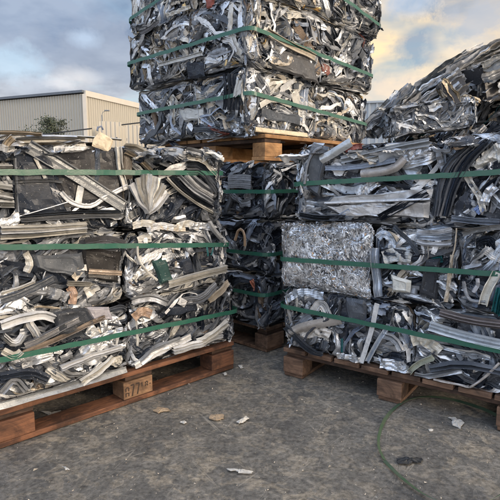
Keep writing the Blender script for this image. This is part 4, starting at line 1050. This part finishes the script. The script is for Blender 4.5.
# overhead cable
P = np.array([at(-160, 148, 12.5), at(-40, 142, 12.5), at(20, 137, 12.5), at(60, 132.5, 12.5), at(100, 127.5, 12.5), at(125, 124.5, 12.5), at(150, 121.5, 12.5), at(260, 108, 12.5)])
mb = MB(); sheet(mb, dens(P, .2), np.array([0, -1., 0]), .032, 'tube', (1, 1, 1, 0), rng, 0, 0, (1, 1), 0, 0, smooth=True)
V = mb.V[0]
tag(mb.build('overhead_cable', M_DARK, attr=False), 'thin dark cable slanting across the front of the warehouse', 'cable')

# tree
M_BARK = simple('bark', (.10, .075, .055), .9, 0, 8, .3)
m, t, b = mat('leaves'); a = t.n('ShaderNodeAttribute', _attribute_name='col'); t.l(a.outputs['Color'], b.inputs['Base Color']); b.inputs['Roughness'].default_value = .6; M_LEAF = m
tb = at(47, 125, 24); te = empty('tree', (tb[0], tb[1], 0)); tag(te, 'small grey-green tree in front of the warehouse', 'tree')
r = np.random.default_rng(9); mb = MB()
sheet(mb, dens([[0, 0, 0], [.05, 0, 1.2], [-.03, .02, 2.4], [.02, 0, 3.6]], .2), np.array([0, -1., 0]), .16, 'tube', (1, 1, 1, 0), r, 0, 0, (1, .3), .003, 0)
tips = []
for k in range(16):
    z0 = r.uniform(1.3, 3.2); a0 = r.uniform(0, 2 * PI); l = r.uniform(.5, .95) * (1 if z0 < 2.8 else .7)
    tip = np.array([math.cos(a0) * l, math.sin(a0) * l, z0 + l * .7]); tips.append(tip)
    sheet(mb, dens([[0, 0, z0], tip * .5 + np.array([0, 0, z0 * .5 - .04]), tip], .1), np.array([.1, -1., .2]), .05, 'tube', (1, 1, 1, 0), r, 0, 0, (1, .3), .002, 0)
mb.build('trunk', M_BARK, te, attr=False)
mb = MB(); ztip = at(47, 115, 24)[2]
V = []; cc = []
cl = [t_ + r.normal(0, .15, 3) for t_ in tips for _ in range(3)] + [np.array([r.normal(0, .3), r.normal(0, .3), r.uniform(3.2, ztip - .15)]) for _ in range(14)]
for c0 in cl:
    g = r.uniform(.7, 1.35); kx = r.uniform(.13, .24)
    for _ in range(120):
        q = c0 + r.normal(0, kx * .8, 3) * [1, 1, .8]; u_ = r.normal(0, 1, 3); u_ /= np.linalg.norm(u_); v_ = np.cross(u_, r.normal(0, 1, 3)); v_ /= np.linalg.norm(v_); s = r.uniform(.03, .06)
        V += [q - u_ * s, q - v_ * s * .5, q + u_ * s, q + v_ * s * .5]; cc += [(.060 * g, .075 * g, .048 * g, 1)] * 4
n = len(V) // 4; mb.add(V, np.arange(n * 4).reshape(n, 4), np.array(cc)); mb.build('crown', M_LEAF, te)

# ------------------------------------------------------------------ light
SUN_EL, SUN_AZ = math.radians(13), math.radians(-26)   # azimuth measured from +x towards +y
sd = Vector((math.cos(SUN_AZ) * math.cos(SUN_EL), math.sin(SUN_AZ) * math.cos(SUN_EL), math.sin(SUN_EL)))
sl = bpy.data.lights.new('sun', 'SUN'); sl.energy = 1.35; sl.angle = math.radians(9); sl.color = (1.0, .84, .66)
so = bpy.data.objects.new('sun', sl); C.objects.link(so); so.rotation_euler = sd.to_track_quat('Z', 'Y').to_euler(); so.location = (5, -3, 6)

w = bpy.data.worlds.new('World'); S.world = w; w.use_nodes = True; t = NT(w.node_tree)
out = t.n('ShaderNodeOutputWorld')
sky = t.n('ShaderNodeTexSky', _sky_type='NISHITA'); sky.sun_disc = False; sky.sun_elevation = SUN_EL; sky.sun_rotation = PI / 2 - SUN_AZ
b1 = t.n('ShaderNodeBackground'); b1.inputs[1].default_value = .13; t.l(sky.outputs[0], b1.inputs[0])
tc = t.n('ShaderNodeTexCoord').outputs['Generated']
sx = t.n('ShaderNodeSeparateXYZ'); t.l(tc, sx.inputs[0])
zz = math_(t, 'ADD', math_(t, 'MAXIMUM', sx.outputs[2], 0.0), .16)
cx = t.n('ShaderNodeCombineXYZ'); t.l(math_(t, 'DIVIDE', sx.outputs[0], zz), cx.inputs[0]); t.l(math_(t, 'DIVIDE', sx.outputs[1], zz), cx.inputs[1])
c1 = noise(t, cx.outputs[0], 1.15, 5, .52, .25)
mpp = t.n('ShaderNodeMapping'); mpp.inputs['Location'].default_value = (3.7, 1.9, 0); t.l(cx.outputs[0], mpp.inputs[0]); c3 = noise(t, mpp.outputs[0], 1.9, 6, .55, .1)
cover = ramp(t, c1, [(.34, (0, 0, 0)), (.50, (1, 1, 1))])
# warm side of the sky: towards +x where the low sun reaches the cloud
warm = ramp(t, gray(t, sx.outputs[0], -.12, .30), [(0, (0, 0, 0)), (1, (1, 1, 1))])
shade = ramp(t, c3, [(.42, (0, 0, 0)), (.57, (1, 1, 1))])
cold = mix(t, shade, (.17, .225, .335), (.38, .44, .545))
wrm = mix(t, shade, (.36, .38, .42), (.78, .62, .43))
cl_ = mix(t, warm, cold, wrm)
hz = ramp(t, gray(t, sx.outputs[2], 0.0, .26), [(0, (1, 1, 1)), (1, (0, 0, 0))])
cl_ = mix(t, math_(t, 'MULTIPLY', hz, .6), cl_, (.74, .65, .56))
bn = noise(t, tc, 10, 7, .66, .15)
def blob(px, py, rad, soft, seedoff):
    dv = ray(px, py); dv = dv / np.linalg.norm(dv)
    ds = t.n('ShaderNodeVectorMath', _operation='DISTANCE'); ds.inputs[1].default_value = tuple(dv)
    m2 = t.n('ShaderNodeMapping'); m2.inputs['Scale'].default_value = (1, 1, 1.9); m2.inputs['Location'].default_value = (0, 0, -.9 * dv[2]); t.l(tc, m2.inputs[0]); t.l(m2.outputs[0], ds.inputs[0])
    nn = bn
    dd = math_(t, 'ADD', ds.outputs['Value'], math_(t, 'MULTIPLY', math_(t, 'SUBTRACT', nn, .5), rad * 3.4))
    return ramp(t, gray(t, dd, rad - soft, rad + soft), [(0, (1, 1, 1)), (1, (0, 0, 0))])
for px, py, rad, soft, am, col_ in ((40, 20, .12, .03, .5, (.26, .32, .44)), (105, 55, .09, .02, .6, (.30, .34, .43)), (12, 64, .045, .022, .65, (.50, .66, .80)),
        (80, 78, .030, .02, .6, (.72, .68, .66)), (62, 84, .022, .012, .7, (.70, .69, .71)), (86, 38, .022, .015, .6, (.50, .62, .78)), (30, 88, .03, .02, .5, (.56, .60, .68)),
        (375, 45, .12, .03, .95, (.98, .74, .43)), (384, 95, .09, .03, .7, (.80, .66, .52)), (416, 44, .055, .014, .95, (.31, .34, .41)), (400, 28, .03, .012, .7, (.86, .70, .48)),
        (455, 40, .05, .018, .8, (.80, .68, .52)), (480, 18, .06, .02, .8, (.42, .45, .51)), (410, 4, .035, .02, .8, (.40, .50, .66))):
    cl_ = mix(t, math_(t, 'MULTIPLY', blob(px, py, rad, soft, 0), am), cl_, col_)
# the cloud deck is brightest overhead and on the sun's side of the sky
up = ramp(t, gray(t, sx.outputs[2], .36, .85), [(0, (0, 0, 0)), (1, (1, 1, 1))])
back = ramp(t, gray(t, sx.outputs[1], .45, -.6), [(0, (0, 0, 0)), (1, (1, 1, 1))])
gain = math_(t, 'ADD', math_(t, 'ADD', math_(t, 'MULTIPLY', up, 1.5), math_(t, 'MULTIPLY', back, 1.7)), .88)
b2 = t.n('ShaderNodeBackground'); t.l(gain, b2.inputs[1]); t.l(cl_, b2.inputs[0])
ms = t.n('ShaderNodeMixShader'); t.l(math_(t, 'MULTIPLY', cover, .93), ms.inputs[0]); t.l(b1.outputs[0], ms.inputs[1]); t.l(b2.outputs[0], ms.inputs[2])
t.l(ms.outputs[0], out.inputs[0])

S.view_settings.view_transform = 'Standard'; S.view_settings.look = 'None'; S.view_settings.gamma = 1; S.view_settings.use_curve_mapping = False
S.view_settings.exposure = 0.58
S.render.engine = 'CYCLES'
cy = S.cycles; cy.max_bounces = 6; cy.diffuse_bounces = 3; cy.glossy_bounces = 3; cy.transmission_bounces = 0; cy.use_adaptive_sampling = True; cy.adaptive_threshold = .03; cy.use_denoising = True; cy.sample_clamp_indirect = 4
